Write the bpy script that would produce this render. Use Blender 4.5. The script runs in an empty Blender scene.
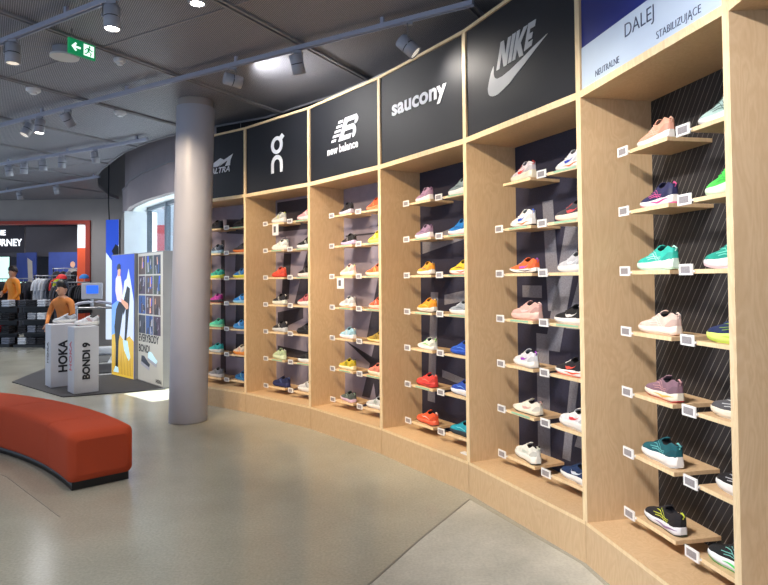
import bpy, bmesh, math, random
from mathutils import Vector, Matrix
random.seed(7)
C = bpy.context.scene.collection
PI = math.pi
def R(d): return math.radians(d)

# ------------------------------------------------------------------ materials
def srgb(r, g, b):
    f = lambda c: (c/255/12.92) if c/255 <= .04045 else ((c/255+.055)/1.055)**2.4
    return (f(r), f(g), f(b), 1)
def newmat(name):
    m = bpy.data.materials.new(name); m.use_nodes = True
    nt = m.node_tree; b = nt.nodes['Principled BSDF']
    return m, nt, b
def N(nt, t, **kw):
    n = nt.nodes.new(t)
    for k, v in kw.items(): setattr(n, k, v)
    return n
def plain(name, col, rough=.5, metal=0, bump=0, bscale=200, var=.06, vscale=6, emit=None, es=0, spec=.5):
    m, nt, b = newmat(name)
    tc = N(nt, 'ShaderNodeTexCoord'); no = N(nt, 'ShaderNodeTexNoise'); no.inputs['Scale'].default_value = vscale
    nt.links.new(tc.outputs['Object'], no.inputs['Vector'])
    mx = N(nt, 'ShaderNodeMix', data_type='RGBA', blend_type='MULTIPLY'); mx.inputs[0].default_value = 1
    ra = N(nt, 'ShaderNodeMapRange'); ra.inputs[3].default_value = 1-var; ra.inputs[4].default_value = 1+var
    nt.links.new(no.outputs[0], ra.inputs[0]); mx.inputs[6].default_value = col
    nt.links.new(ra.outputs[0], mx.inputs[7]); nt.links.new(mx.outputs[2], b.inputs['Base Color'])
    b.inputs['Roughness'].default_value = rough; b.inputs['Metallic'].default_value = metal
    b.inputs['Specular IOR Level'].default_value = spec
    if bump:
        n2 = N(nt, 'ShaderNodeTexNoise'); n2.inputs['Scale'].default_value = bscale
        nt.links.new(tc.outputs['Object'], n2.inputs['Vector'])
        bp = N(nt, 'ShaderNodeBump'); bp.inputs['Strength'].default_value = bump; bp.inputs['Distance'].default_value = .002
        nt.links.new(n2.outputs[0], bp.inputs['Height']); nt.links.new(bp.outputs[0], b.inputs['Normal'])
    if emit:
        b.inputs['Emission Color'].default_value = emit; b.inputs['Emission Strength'].default_value = es
    return m
def wood(name, a, c, rough=.45):
    m, nt, b = newmat(name)
    tc = N(nt, 'ShaderNodeTexCoord'); mp = N(nt, 'ShaderNodeMapping'); mp.inputs['Scale'].default_value = (1, 1, .22)
    nt.links.new(tc.outputs['Object'], mp.inputs['Vector'])
    n1 = N(nt, 'ShaderNodeTexNoise'); n1.inputs['Scale'].default_value = 9; n1.inputs['Detail'].default_value = 3; n1.inputs['Distortion'].default_value = 1.2
    n2 = N(nt, 'ShaderNodeTexNoise'); n2.inputs['Scale'].default_value = 90; n2.inputs['Detail'].default_value = 4
    nt.links.new(mp.outputs[0], n1.inputs['Vector']); nt.links.new(mp.outputs[0], n2.inputs['Vector'])
    s = N(nt, 'ShaderNodeMath', operation='MULTIPLY'); s.inputs[1].default_value = 9
    nt.links.new(n1.outputs[0], s.inputs[0])
    fr = N(nt, 'ShaderNodeMath', operation='PINGPONG'); fr.inputs[1].default_value = .5
    nt.links.new(s.outputs[0], fr.inputs[0])
    ad = N(nt, 'ShaderNodeMath', operation='MULTIPLY_ADD'); ad.inputs[1].default_value = .9
    nt.links.new(fr.outputs[0], ad.inputs[0]); 
    m2 = N(nt, 'ShaderNodeMath', operation='MULTIPLY'); m2.inputs[1].default_value = .5
    nt.links.new(n2.outputs[0], m2.inputs[0]); nt.links.new(m2.outputs[0], ad.inputs[2])
    mx = N(nt, 'ShaderNodeMix', data_type='RGBA'); mx.inputs[6].default_value = a; mx.inputs[7].default_value = c
    nt.links.new(ad.outputs[0], mx.inputs[0]); nt.links.new(mx.outputs[2], b.inputs['Base Color'])
    b.inputs['Roughness'].default_value = rough
    bp = N(nt, 'ShaderNodeBump'); bp.inputs['Strength'].default_value = .08; bp.inputs['Distance'].default_value = .001
    nt.links.new(n2.outputs[0], bp.inputs['Height']); nt.links.new(bp.outputs[0], b.inputs['Normal'])
    return m
def objcol(name, rough=.7, bump=.5, bs=700, gloss=0, var=.12):
    m, nt, b = newmat(name)
    oi = N(nt, 'ShaderNodeObjectInfo'); tc = N(nt, 'ShaderNodeTexCoord')
    vo = N(nt, 'ShaderNodeTexVoronoi'); vo.inputs['Scale'].default_value = bs
    nt.links.new(tc.outputs['Object'], vo.inputs['Vector'])
    no = N(nt, 'ShaderNodeTexNoise'); no.inputs['Scale'].default_value = 22
    nt.links.new(tc.outputs['Object'], no.inputs['Vector'])
    ra = N(nt, 'ShaderNodeMapRange'); ra.inputs[1].default_value = .3; ra.inputs[2].default_value = .7
    ra.inputs[3].default_value = 1-var; ra.inputs[4].default_value = 1+var
    nt.links.new(no.outputs[0], ra.inputs[0])
    mx = N(nt, 'ShaderNodeMix', data_type='RGBA', blend_type='MULTIPLY'); mx.inputs[0].default_value = 1
    nt.links.new(oi.outputs['Color'], mx.inputs[6]); nt.links.new(ra.outputs[0], mx.inputs[7])
    nt.links.new(mx.outputs[2], b.inputs['Base Color']); b.inputs['Roughness'].default_value = rough
    bp = N(nt, 'ShaderNodeBump'); bp.inputs['Strength'].default_value = bump; bp.inputs['Distance'].default_value = .001
    nt.links.new(vo.outputs[0], bp.inputs['Height']); nt.links.new(bp.outputs[0], b.inputs['Normal'])
    return m

M = {}
M['ply'] = wood('birch_plywood', srgb(218, 189, 150), srgb(200, 167, 126))
M['ply_edge'] = wood('plywood_edge', srgb(248, 226, 184), srgb(226, 196, 148), .5)
M['banner'] = plain('black_fabric_banner', srgb(22, 24, 31), .6, bump=.25, bscale=14, var=.15, vscale=3)
M['white_print'] = plain('white_print', srgb(240, 242, 246), .5)
M['silver_print'] = plain('silver_print', srgb(190, 190, 190), .4)
M['blue_banner'] = plain('royal_blue_banner', srgb(26, 40, 120), .5)
M['pale_banner'] = plain('pale_blue_banner', srgb(196, 212, 230), .5)
M['blue_ink'] = plain('dark_blue_ink', srgb(62, 72, 100), .6)
M['tag_frame'] = plain('white_tag_plastic', srgb(240, 240, 238), .4)
M['tag_face'] = plain('grey_tag_display', srgb(150, 146, 148), .3, var=.5, vscale=260)
M['green_strip'] = plain('pale_green_strip', srgb(160, 205, 172), .5)
M['chalk'] = plain('grey_chalk_print', srgb(124, 124, 134), .7, var=.45, vscale=160)
M['chalk_dark'] = plain('charcoal_print', srgb(52, 50, 62), .7, var=.3, vscale=60)
M['navy_back'] = plain('navy_printed_back', srgb(40, 40, 60), .7, var=.5, vscale=120)
M['lilac_back'] = plain('lilac_grey_back', srgb(138, 132, 148), .7, var=.15, vscale=12)
M['column'] = plain('painted_concrete_column', srgb(160, 163, 176), .42, bump=.15, bscale=60, var=.05, vscale=4)
M['bench'] = plain('rust_orange_felt', srgb(178, 72, 44), .85, bump=.5, bscale=350, var=.06, vscale=4, spec=.2)
M['black'] = plain('matt_black', srgb(18, 18, 20), .5)
M['dark'] = plain('dark_grey_paint', srgb(48, 47, 50), .7)
M['void'] = plain('dark_void_paint', srgb(30, 30, 33), .9)
M['wall_grey'] = plain('mid_grey_wall', srgb(156, 151, 148), .8)
M['drum'] = plain('taupe_grey_plaster', srgb(150, 142, 146), .8)
M['window_white'] = plain('white_window_frame', srgb(226, 234, 240), .5)
M['mullion'] = plain('grey_aluminium', srgb(120, 130, 140), .4, .4)
M['track'] = plain('grey_track_metal', srgb(160, 165, 184), .45, .1)
M['fixture'] = plain('grey_lamp_housing', srgb(160, 163, 174), .45, .1)
M['chrome'] = plain('brushed_metal', srgb(150, 152, 156), .3, .8)
M['joint'] = plain('ceiling_joint_metal', srgb(138, 138, 144), .5, .1)
M['lens'] = plain('lamp_lens', srgb(255, 250, 240), .4, emit=(1, .9, .76, 1), es=.5)
M['lens_hot'] = plain('lamp_lens_bright', srgb(255, 250, 240), .4, emit=(1, .93, .8, 1), es=30)
M['exit_green'] = plain('exit_sign_green', srgb(10, 150, 90), .4, emit=srgb(20, 150, 95), es=.35)
M['exit_white'] = plain('exit_sign_white', srgb(240, 255, 245), .4, emit=srgb(225, 255, 238), es=.9)
M['plastic_white'] = plain('white_plastic', srgb(210, 212, 216), .4)
M['podium'] = plain('white_podium_laminate', srgb(206, 206, 212), .45)
M['podium_text'] = plain('black_vinyl_letters', srgb(22, 24, 32), .5)
M['pink_text'] = plain('pink_vinyl_letters', srgb(214, 120, 130), .5)
M['mat'] = plain('charcoal_mat', srgb(62, 62, 66), .8, bump=.4)
M['orange_frame'] = plain('orange_red_frame', srgb(172, 54, 28), .5)
M['orange_light'] = plain('orange_paint', srgb(228, 92, 50), .5)
M['far_dark'] = plain('far_shop_dark', srgb(70, 68, 76), .8)
M['far_floor'] = plain('far_floor', srgb(120, 125, 130), .3)
M['screen_blue'] = plain('screen_blue', srgb(30, 80, 190), .3, emit=srgb(40, 95, 215), es=.8)
M['screen_pale'] = plain('screen_pale', srgb(180, 225, 215), .3, emit=srgb(175, 230, 215), es=1.0)
M['light_panel'] = plain('ceiling_light_panel', srgb(255, 255, 250), .4, emit=(1, .98, .94, 1), es=1.6)
M['lit_white'] = plain('lit_sign_letters', srgb(250, 250, 255), .4, emit=(.9, .95, 1, 1), es=1.1)
M['blue_poster'] = plain('blue_far_poster', srgb(44, 62, 130), .5, var=.3, vscale=3)
M['skin'] = plain('skin', srgb(206, 156, 126), .55)
M['hair'] = plain('dark_hair', srgb(34, 26, 24), .6)
M['jacket_tan'] = plain('tan_orange_fabric', srgb(206, 128, 62), .75, var=.2, vscale=14)
M['jacket_orange'] = plain('orange_fabric', srgb(240, 146, 42), .75, var=.15, vscale=14)
M['red_soft'] = plain('pale_red_facade_panel', srgb(236, 110, 112), .7)
M['red'] = plain('red_fabric', srgb(214, 44, 48), .7)
M['blue_fab'] = plain('blue_fabric', srgb(38, 120, 190), .7, var=.3, vscale=20)
M['garment'] = objcol('garment_cloth', .8, .4, 120)
M['upper'] = objcol('shoe_knit_upper', .75, .6, 650)
M['foam'] = objcol('shoe_foam', .55, .15, 300, var=.04)
M['rubber'] = objcol('shoe_rubber', .5, .3, 200, var=.05)
M['lining'] = plain('dark_shoe_lining', srgb(40, 38, 42), .9)
M['card'] = plain('white_card', srgb(235, 235, 235), .6)
M['card_print'] = plain('grey_card_print', srgb(90, 92, 100), .6)
def poster_mat(name, col, es=.55):
    return plain(name, col, .35, emit=col, es=es, var=.05)
M['p_sky'] = poster_mat('print_sky_blue', srgb(32, 72, 190))
M['p_sky2'] = poster_mat('print_light_sky', srgb(110, 160, 225))
M['p_mount'] = poster_mat('print_mountain_white', srgb(205, 218, 236))
M['p_grass'] = poster_mat('print_yellow_grass', srgb(214, 178, 64))
M['p_grass2'] = poster_mat('print_ochre_grass', srgb(170, 128, 40))
M['p_black'] = poster_mat('print_black', srgb(16, 16, 22), .2)
M['p_skin'] = poster_mat('print_skin', srgb(214, 160, 130))
M['p_lilac'] = poster_mat('print_lilac_top', srgb(214, 204, 232))
M['p_shoe'] = poster_mat('print_pale_shoe', srgb(190, 226, 236))
M['p_grey'] = poster_mat('print_light_grey', srgb(200, 198, 188), .25)
M['p_frame'] = plain('lightbox_frame', srgb(150, 150, 152), .4, .3)
TILE = [poster_mat('photo_tile_%s' % n, srgb(*c), .3) for n, c in
        zip(('slate', 'brown', 'blue', 'moss', 'plum', 'white'), ((52, 56, 70), (88, 66, 54), (48, 84, 150), (66, 76, 60), (70, 50, 72), (170, 170, 180)))]

def back_lines():
    m, nt, b = newmat('black_back_with_diagonal_lines')
    tc = N(nt, 'ShaderNodeTexCoord'); sx = N(nt, 'ShaderNodeSeparateXYZ'); nt.links.new(tc.outputs['Object'], sx.inputs[0])
    a = N(nt, 'ShaderNodeMath', operation='MULTIPLY'); a.inputs[1].default_value = 1.0; nt.links.new(sx.outputs[0], a.inputs[0])
    c = N(nt, 'ShaderNodeMath', operation='MULTIPLY_ADD'); c.inputs[1].default_value = -.62
    nt.links.new(sx.outputs[2], c.inputs[0]); nt.links.new(a.outputs[0], c.inputs[2])
    d = N(nt, 'ShaderNodeMath', operation='MULTIPLY'); d.inputs[1].default_value = 27; nt.links.new(c.outputs[0], d.inputs[0])
    f = N(nt, 'ShaderNodeMath', operation='FRACT'); nt.links.new(d.outputs[0], f.inputs[0])
    l = N(nt, 'ShaderNodeMath', operation='LESS_THAN'); l.inputs[1].default_value = .10; nt.links.new(f.outputs[0], l.inputs[0])
    no = N(nt, 'ShaderNodeTexNoise'); no.inputs['Scale'].default_value = 9; nt.links.new(tc.outputs['Object'], no.inputs['Vector'])
    g = N(nt, 'ShaderNodeMath', operation='MULTIPLY'); nt.links.new(l.outputs[0], g.inputs[0]); nt.links.new(no.outputs[0], g.inputs[1])
    mx = N(nt, 'ShaderNodeMix', data_type='RGBA'); mx.inputs[6].default_value = srgb(30, 28, 30); mx.inputs[7].default_value = srgb(150, 146, 140)
    nt.links.new(g.outputs[0], mx.inputs[0]); nt.links.new(mx.outputs[2], b.inputs['Base Color']); b.inputs['Roughness'].default_value = .6
    return m
M['line_back'] = back_lines()

def concrete(name, a, c, rough0, rough1, bump, spec=.5):
    m, nt, b = newmat(name)
    tc = N(nt, 'ShaderNodeTexCoord')
    n1 = N(nt, 'ShaderNodeTexNoise'); n1.inputs['Scale'].default_value = 1.1; n1.inputs['Detail'].default_value = 6; n1.inputs['Roughness'].default_value = .6
    n2 = N(nt, 'ShaderNodeTexNoise'); n2.inputs['Scale'].default_value = 70; n2.inputs['Detail'].default_value = 3
    n3 = N(nt, 'ShaderNodeTexVoronoi'); n3.inputs['Scale'].default_value = 130
    for n in (n1, n2, n3): nt.links.new(tc.outputs['Object'], n.inputs['Vector'])
    mx = N(nt, 'ShaderNodeMix', data_type='RGBA'); mx.inputs[6].default_value = a; mx.inputs[7].default_value = c
    r = N(nt, 'ShaderNodeMapRange'); r.inputs[1].default_value = .3; r.inputs[2].default_value = .7
    nt.links.new(n1.outputs[0], r.inputs[0]); nt.links.new(r.outputs[0], mx.inputs[0])
    m2 = N(nt, 'ShaderNodeMix', data_type='RGBA', blend_type='MULTIPLY'); m2.inputs[0].default_value = 1
    r2 = N(nt, 'ShaderNodeMapRange'); r2.inputs[1].default_value = .3; r2.inputs[2].default_value = .7; r2.inputs[3].default_value = .9; r2.inputs[4].default_value = 1.1
    nt.links.new(n2.outputs[0], r2.inputs[0]); nt.links.new(mx.outputs[2], m2.inputs[6]); nt.links.new(r2.outputs[0], m2.inputs[7])
    nt.links.new(m2.outputs[2], b.inputs['Base Color'])
    r3 = N(nt, 'ShaderNodeMapRange'); r3.inputs[3].default_value = rough0; r3.inputs[4].default_value = rough1
    nt.links.new(n1.outputs[0], r3.inputs[0]); nt.links.new(r3.outputs[0], b.inputs['Roughness'])
    b.inputs['Specular IOR Level'].default_value = spec
    bp = N(nt, 'ShaderNodeBump'); bp.inputs['Strength'].default_value = bump; bp.inputs['Distance'].default_value = .002
    nt.links.new(n2.outputs[0], bp.inputs['Height']); nt.links.new(bp.outputs[0], b.inputs['Normal'])
    return m
M['floor'] = concrete('polished_concrete', srgb(154, 154, 143), srgb(171, 171, 159), .13, .24, .03, .55)
M['floor_rough'] = concrete('worn_rough_concrete', srgb(150, 150, 142), srgb(205, 204, 194), .5, .7, .3)
M['joint_line'] = plain('floor_joint_filler', srgb(126, 124, 116), .6)

def mesh_ceiling():
    m, nt, b = newmat('expanded_metal_mesh')
    tc = N(nt, 'ShaderNodeTexCoord'); mp = N(nt, 'ShaderNodeMapping'); mp.inputs['Rotation'].default_value = (0, 0, R(30))
    nt.links.new(tc.outputs['Object'], mp.inputs['Vector'])
    sx = N(nt, 'ShaderNodeSeparateXYZ'); nt.links.new(mp.outputs[0], sx.inputs[0])
    outs = []
    for sg in (1, -1):
        a = N(nt, 'ShaderNodeMath', operation='MULTIPLY_ADD'); a.inputs[1].default_value = 2.0*sg
        nt.links.new(sx.outputs[1], a.inputs[0]); nt.links.new(sx.outputs[0], a.inputs[2])
        d = N(nt, 'ShaderNodeMath', operation='MULTIPLY'); d.inputs[1].default_value = 34; nt.links.new(a.outputs[0], d.inputs[0])
        f = N(nt, 'ShaderNodeMath', operation='PINGPONG'); f.inputs[1].default_value = .5; nt.links.new(d.outputs[0], f.inputs[0])
        outs.append(f)
    mn = N(nt, 'ShaderNodeMath', operation='MINIMUM'); nt.links.new(outs[0].outputs[0], mn.inputs[0]); nt.links.new(outs[1].outputs[0], mn.inputs[1])
    r = N(nt, 'ShaderNodeMapRange'); r.inputs[1].default_value = .08; r.inputs[2].default_value = .2; r.inputs[3].default_value = 1; r.inputs[4].default_value = 0
    nt.links.new(mn.outputs[0], r.inputs[0])
    no = N(nt, 'ShaderNodeTexNoise'); no.inputs['Scale'].default_value = .8; nt.links.new(tc.outputs['Object'], no.inputs['Vector'])
    mx = N(nt, 'ShaderNodeMix', data_type='RGBA'); mx.inputs[6].default_value = srgb(72, 74, 82); mx.inputs[7].default_value = srgb(172, 174, 186)
    nt.links.new(r.outputs[0], mx.inputs[0]); nt.links.new(mx.outputs[2], b.inputs['Base Color'])
    b.inputs['Metallic'].default_value = .25; b.inputs['Roughness'].default_value = .5
    bp = N(nt, 'ShaderNodeBump'); bp.inputs['Strength'].default_value = .35; bp.inputs['Distance'].default_value = .004
    nt.links.new(r.outputs[0], bp.inputs['Height']); nt.links.new(bp.outputs[0], b.inputs['Normal'])
    return m
M['mesh'] = mesh_ceiling()
def glass():
    m, nt, b = newmat('window_glass'); nt.nodes.remove(b)
    o = nt.nodes['Material Output']; t = N(nt, 'ShaderNodeBsdfTransparent'); t.inputs[0].default_value = (.93, .97, .97, 1)
    g = N(nt, 'ShaderNodeBsdfGlossy'); g.inputs['Roughness'].default_value = .02
    mx = N(nt, 'ShaderNodeMixShader'); mx.inputs[0].default_value = .07
    nt.links.new(t.outputs[0], mx.inputs[1]); nt.links.new(g.outputs[0], mx.inputs[2]); nt.links.new(mx.outputs[0], o.inputs[0])
    return m
M['glass'] = glass()

# ------------------------------------------------------------------ mesh builder
class MB:
    def __init__(s): s.v = []; s.f = []; s.mi = []; s.sm = []
    def add(s, vs, fs, mi=0, sm=False):
        o = len(s.v); s.v += [tuple(v) for v in vs]
        for f in fs: s.f.append([i+o for i in f]); s.mi.append(mi); s.sm.append(sm)
        return s
    def box(s, a, b, mi=0, front=None):
        x0, y0, z0 = a; x1, y1, z1 = b
        vs = [(x0,y0,z0),(x1,y0,z0),(x1,y1,z0),(x0,y1,z0),(x0,y0,z1),(x1,y0,z1),(x1,y1,z1),(x0,y1,z1)]
        fs = [(0,3,2,1),(4,5,6,7),(0,1,5,4),(1,2,6,5),(2,3,7,6),(3,0,4,7)]
        s.add(vs, fs, mi)
        if front is not None: s.mi[-4] = front      # the -y face
        return s
    def prism(s, pts, z0, z1, mi=0):                # polygon in xy, extruded in z
        n = len(pts); vs = [(p[0], p[1], z0) for p in pts]+[(p[0], p[1], z1) for p in pts]
        fs = [tuple(range(n))[::-1], tuple(range(n, 2*n))]+[(i, (i+1) % n, (i+1) % n+n, i+n) for i in range(n)]
        return s.add(vs, fs, mi)
    def plate(s, pts, y0, y1, mi=0):                # polygon in xz, extruded in y
        n = len(pts); vs = [(p[0], y0, p[1]) for p in pts]+[(p[0], y1, p[1]) for p in pts]
        fs = [tuple(range(n)), tuple(range(n, 2*n))[::-1]]+[(i, i+n, (i+1) % n+n, (i+1) % n) for i in range(n)]
        return s.add(vs, fs, mi)
    def tube(s, pts, r, n=10, mi=0, cap=True):
        pts = [Vector(p) for p in pts]; rings = []
        rr = r if isinstance(r, (list, tuple)) else [r]*len(pts)
        up = None
        for i, p in enumerate(pts):
            d = (pts[min(i+1, len(pts)-1)]-pts[max(i-1, 0)]).normalized()
            if up is None: up = Vector((0, 0, 1)) if abs(d.z) < .9 else Vector((1, 0, 0))
            a = d.cross(up).normalized(); b = d.cross(a).normalized(); up = -b if False else up
            rings.append([p+a*rr[i]*math.cos(2*PI*k/n)+b*rr[i]*math.sin(2*PI*k/n) for k in range(n)])
        vs = [v for rg in rings for v in rg]; fs = []
        for i in range(len(rings)-1):
            for k in range(n):
                fs.append((i*n+k, i*n+(k+1) % n, (i+1)*n+(k+1) % n, (i+1)*n+k))
        s.add(vs, fs, mi, True)
        if cap:
            s.add(rings[0], [tuple(range(n))[::-1]], mi); s.add(rings[-1], [tuple(range(n))], mi)
        return s
    def loft(s, rings, mi=0, closed=True, cap=True, sm=True):
        n = len(rings[0]); vs = [v for r in rings for v in r]; fs = []
        for i in range(len(rings)-1):
            for k in range(n if closed else n-1):
                fs.append((i*n+k, i*n+(k+1) % n, (i+1)*n+(k+1) % n, (i+1)*n+k))
        s.add(vs, fs, mi, sm)
        if cap: s.add(rings[0], [tuple(range(n))[::-1]], mi, sm); s.add(rings[-1], [tuple(range(n))], mi, sm)
        return s
    def xf(s, m): s.v = [tuple(m @ Vector(v)) for v in s.v]; return s
    def build(s, name, mats, parent=None, bevel=0, fix=True):
        me = bpy.data.meshes.new(name); me.from_pydata(s.v, [], s.f)
        if not isinstance(mats, (list, tuple)): mats = [mats]
        for m in mats: me.materials.append(m)
        for p, mi, sm in zip(me.polygons, s.mi, s.sm): p.material_index = mi; p.use_smooth = sm
        if fix:
            bm = bmesh.new(); bm.from_mesh(me); bmesh.ops.recalc_face_normals(bm, faces=bm.faces); bm.to_mesh(me); bm.free()
        o = bpy.data.objects.new(name, me); C.objects.link(o)
        if parent: o.parent = parent
        if bevel:
            b = o.modifiers.new('bevel', 'BEVEL'); b.width = bevel; b.segments = 2; b.limit_method = 'ANGLE'
        return o
def empty(name, m=None):
    o = bpy.data.objects.new(name, None); C.objects.link(o); o.empty_display_size = .1
    if m is not None: o.matrix_world = m
    return o
def tag(o, label, cat, group=None, kind=None):
    if kind: o['kind'] = kind
    if label: o['label'] = label
    if cat: o['category'] = cat
    if group: o['group'] = group
    return o
def struct(o, label=None):
    o['kind'] = 'structure'
    if label: o['label'] = label
    return o
def text(name, body, size, mat, parent, m, depth=.002, offset=0., sx=1, shear=0, align='CENTER', sp=1):
    c = bpy.data.curves.new(name, 'FONT'); c.body = body; c.size = size; c.extrude = depth/2; c.offset = offset
    c.align_x = align; c.align_y = 'CENTER'; c.shear = shear; c.space_character = sp; c.resolution_u = 4
    o = bpy.data.objects.new(name, c); C.objects.link(o); bpy.context.view_layer.update()
    me = bpy.data.meshes.new_from_object(o); bpy.data.objects.remove(o)
    me.materials.clear(); me.materials.append(mat)
    me.transform(m @ Matrix.Diagonal((sx, 1, 1, 1)))
    o = bpy.data.objects.new(name, me); C.objects.link(o); o.parent = parent
    return o
# text in local xz-plane facing -y at (x, y, z)
def face_m(x, y, z, rot=0): return Matrix.Translation((x, y, z)) @ Matrix.Rotation(R(90), 4, 'X') @ Matrix.Rotation(rot, 4, 'Z')
def frame(o, u, z=0):         # matrix with local x along u (2d), y = left normal of u
    u = Vector((u[0], u[1])).normalized()
    return Matrix(((u.x, -u.y, 0, o[0]), (u.y, u.x, 0, o[1]), (0, 0, 1, z), (0, 0, 0, 1)))
def copy_tree(o, parent=None):
    c = o.copy(); C.objects.link(c)
    if parent: c.parent = parent
    for ch in list(o.children): copy_tree(ch, c)
    return c

# ------------------------------------------------------------------ plan of the curved wall
P = {0: (-2.3735, 7.1076), 1: (-1.4998, 6.4728), 2: (-.7142, 5.7270), 3: (-.0326, 4.8770), 4: (.5433, 3.9677),
     5: (.9836, 2.9928), 6: (1.1733, 2.0256), 7: (1.14, 1.03)}
P = {k: Vector(v) for k, v in P.items()}
ZP, ZL0, ZL1, ZT = .207, 2.307, 2.343, 3.072
DEP = .406

# ------------------------------------------------------------------ SETTING
def off_curve(d, ks=range(0, 8)):
    out = []
    for k in ks:
        a = P[max(k-1, 0)]; b = P[min(k+1, 7)]; t = (b-a).normalized(); out.append(P[k]+Vector((-t.y, t.x))*d)
    return out
E_ = [(-2.95, 8.2), (-3.6, 8.95), (-4.15, 9.75), (-4.4, 10.25), (-4.62, 10.6), (-4.95, 11.4), (-5.3, 12.3), (-5.72, 13.45)]   # bulkhead line
G_ = [(-1.85, 7.62), (-2.7, 8.4), (-3.3, 9.15), (-3.85, 9.85), (-4.09, 10.41)]                                             # glazing line
wo = off_curve(.48)
# floor
fl = [(-13, -3), (1.7, -3)]+[tuple(p) for p in reversed(wo)]+G_+[(-4.6, 10.65), (-4.95, 11.4), (-5.3, 12.3), (-5.72, 13.5), (-7.7, 18.5), (-13, 18.5)]
fl[2] = (1.7, 1.0)
struct(MB().prism(fl, -.12, 0).build('floor', M['floor']))
patch = [(.53, 3.86), (.18, 3.28), (-.08, 2.81), (-.5, 2.0), (-.9, 1.2), (1.10, 1.2), (1.14, 2.02), (.955, 2.99)]
struct(MB().prism(patch, 0, .0025).build('trim_1', M['floor_rough']), 'lighter worn rough concrete patch of the floor')
def strip(pts, w, z0, z1, name, mat):
    b = MB()
    for p, q in zip(pts, pts[1:]):
        p, q = Vector(p), Vector(q); t = (q-p).normalized(); n = Vector((-t.y, t.x))*w/2
        b.prism([p+n, p-n, q-n, q+n], z0, z1)
    return struct(b.build(name, mat))
strip([(.53, 3.86), (.18, 3.28), (-.08, 2.81), (-.5, 2.0)], .012, 0, .004, 'trim_2', M['joint_line'])
strip([(-1.96, 3.64), (-2.76, 4.4), (-4.6, 5.6)], .005, 0, .002, 'trim_3', M['joint_line'])
# wall behind shelving, up past the ceiling edge
def wall_ribbon(pts, z0, z1, th, name, mat, side=1):
    b = MB(); pts = [Vector(p) for p in pts]; inn = []; 
    for i, p in enumerate(pts):
        t = (pts[min(i+1, len(pts)-1)]-pts[max(i-1, 0)]).normalized(); inn.append(p+Vector((-t.y, t.x))*th*side)
    for i in range(len(pts)-1):
        b.prism([pts[i], pts[i+1], inn[i+1], inn[i]], z0, z1)
    return struct(b.build(name, mat))
wall_ribbon([tuple(p) for p in wo]+[(1.7, 1), (1.7, -3)] , 0, 4.4, .12, 'wall_right', M['void'])
# ceiling
ce = off_curve(.30)
rim = [(-2.05, 7.15), (-2.57, 7.42), (-3.14, 7.89), (-3.7, 8.5), (-4.2, 9.19), (-4.65, 9.83), (-5.05, 10.51), (-5.5, 11.5), (-5.85, 12.71), (-5.9, 13.3)]
cp = [(-13, -3), (1.45, -3), (1.43, 1.0)]+[tuple(p) for p in reversed(ce[1:7])]+rim+[(-8.55, 13.36), (-13, 13.6)]
struct(MB().prism(cp, 3.25, 3.29).build('ceiling', M['mesh']))
wall_ribbon([tuple(p) for p in ce[1:7]][::-1]+rim[1:], 3.235, 3.30, .015, 'trim_4', M['joint'], -1)
up = [(-13, -3), (1.8, -3), (1.8, 1.0)]+[tuple(p) for p in reversed(off_curve(.6))][1:]+[(-1.75, 7.3)]+[(x+.12, y+.1) for x, y in E_]+[(-4.8, 13.6), (-13, 13.6)]
struct(MB().prism(up, 4.4, 4.5).build('ceiling_upper', M['void']))
# ceiling joints (grid turned by 60 degrees)
du = Vector((math.cos(R(60)), math.sin(R(60)))); dn = Vector((du.y, -du.x))
def inside(p):
    n = len(cp); c = False
    for i in range(n):
        a, b = cp[i], cp[(i+1) % n]
        if (a[1] > p.y) != (b[1] > p.y) and p.x < (b[0]-a[0])*(p.y-a[1])/(b[1]-a[1])+a[0]: c = not c
    return c
def clip(org, d, t0, t1):
    ins = [t0+i*(t1-t0)/400 for i in range(401) if inside(org+d*(t0+i*(t1-t0)/400))]
    return (min(ins), max(ins)) if ins else None
tn = 5
for i, c in enumerate((-1.48, -2.86, -4.24, -5.6, -6.98, -8.36, -9.74, -11.1)):
    r = clip(dn*c, du, .5, 14)
    if not r: continue
    a = dn*c+du*r[0]; b_ = dn*c+du*r[1]; b = MB(); n = dn
    for o in (-.022, .022):
        b.prism([a+n*(o-.009), a+n*(o+.009), b_+n*(o+.009), b_+n*(o-.009)], 3.232, 3.252)
    struct(b.build('trim_%d' % tn, M['joint'])); tn += 1
for c in (2.94, 5.7, 8.46, 11.2):
    r = clip(du*c, dn, -12, 2)
    if not r: continue
    a = du*c+dn*r[0]; b_ = du*c+dn*r[1]
    struct(MB().prism([a-du*.006, a+du*.006, b_+du*.006, b_-du*.006], 3.243, 3.252).build('trim_%d' % tn, M['joint'])); tn += 1

# bulkhead drum over the curved window
wall_ribbon([(-1.75, 7.2)]+E_, 2.62, 3.04, .1, 'wall_left', M['drum'], -1)
e2 = [(x+.03, y+.025) for x, y in [(-1.75, 7.2)]+E_]
wall_ribbon(e2, 3.04, 4.4, .1, 'wall_left_upper', M['drum'], -1)
wall_ribbon([(x-.012, y-.01) for x, y in [(-1.75, 7.2)]+E_], 3.025, 3.045, .012, 'trim_%d' % tn, M['joint'], -1); tn += 1
sof = [(-1.75, 7.2)]+E_[:5]
struct(MB().prism([(x+.06, y+.05) for x, y in sof]+[(-4.05, 10.45)]+G_[::-1][1:], 2.62, 2.68).build('trim_%d' % tn, M['window_white'])); tn += 1
wall_ribbon([(-4.62, 10.6), (-4.95, 11.4), (-5.3, 12.3), (-5.72, 13.45)], 0, 2.62, .1, 'wall_back', M['wall_grey'], -1)
struct(MB().prism([(-4.45, 10.28), (-4.04, 10.46), (-4.02, 10.62), (-4.6, 10.62)], 0, 2.62).build('trim_%d' % tn, M['window_white'])); tn += 1
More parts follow.
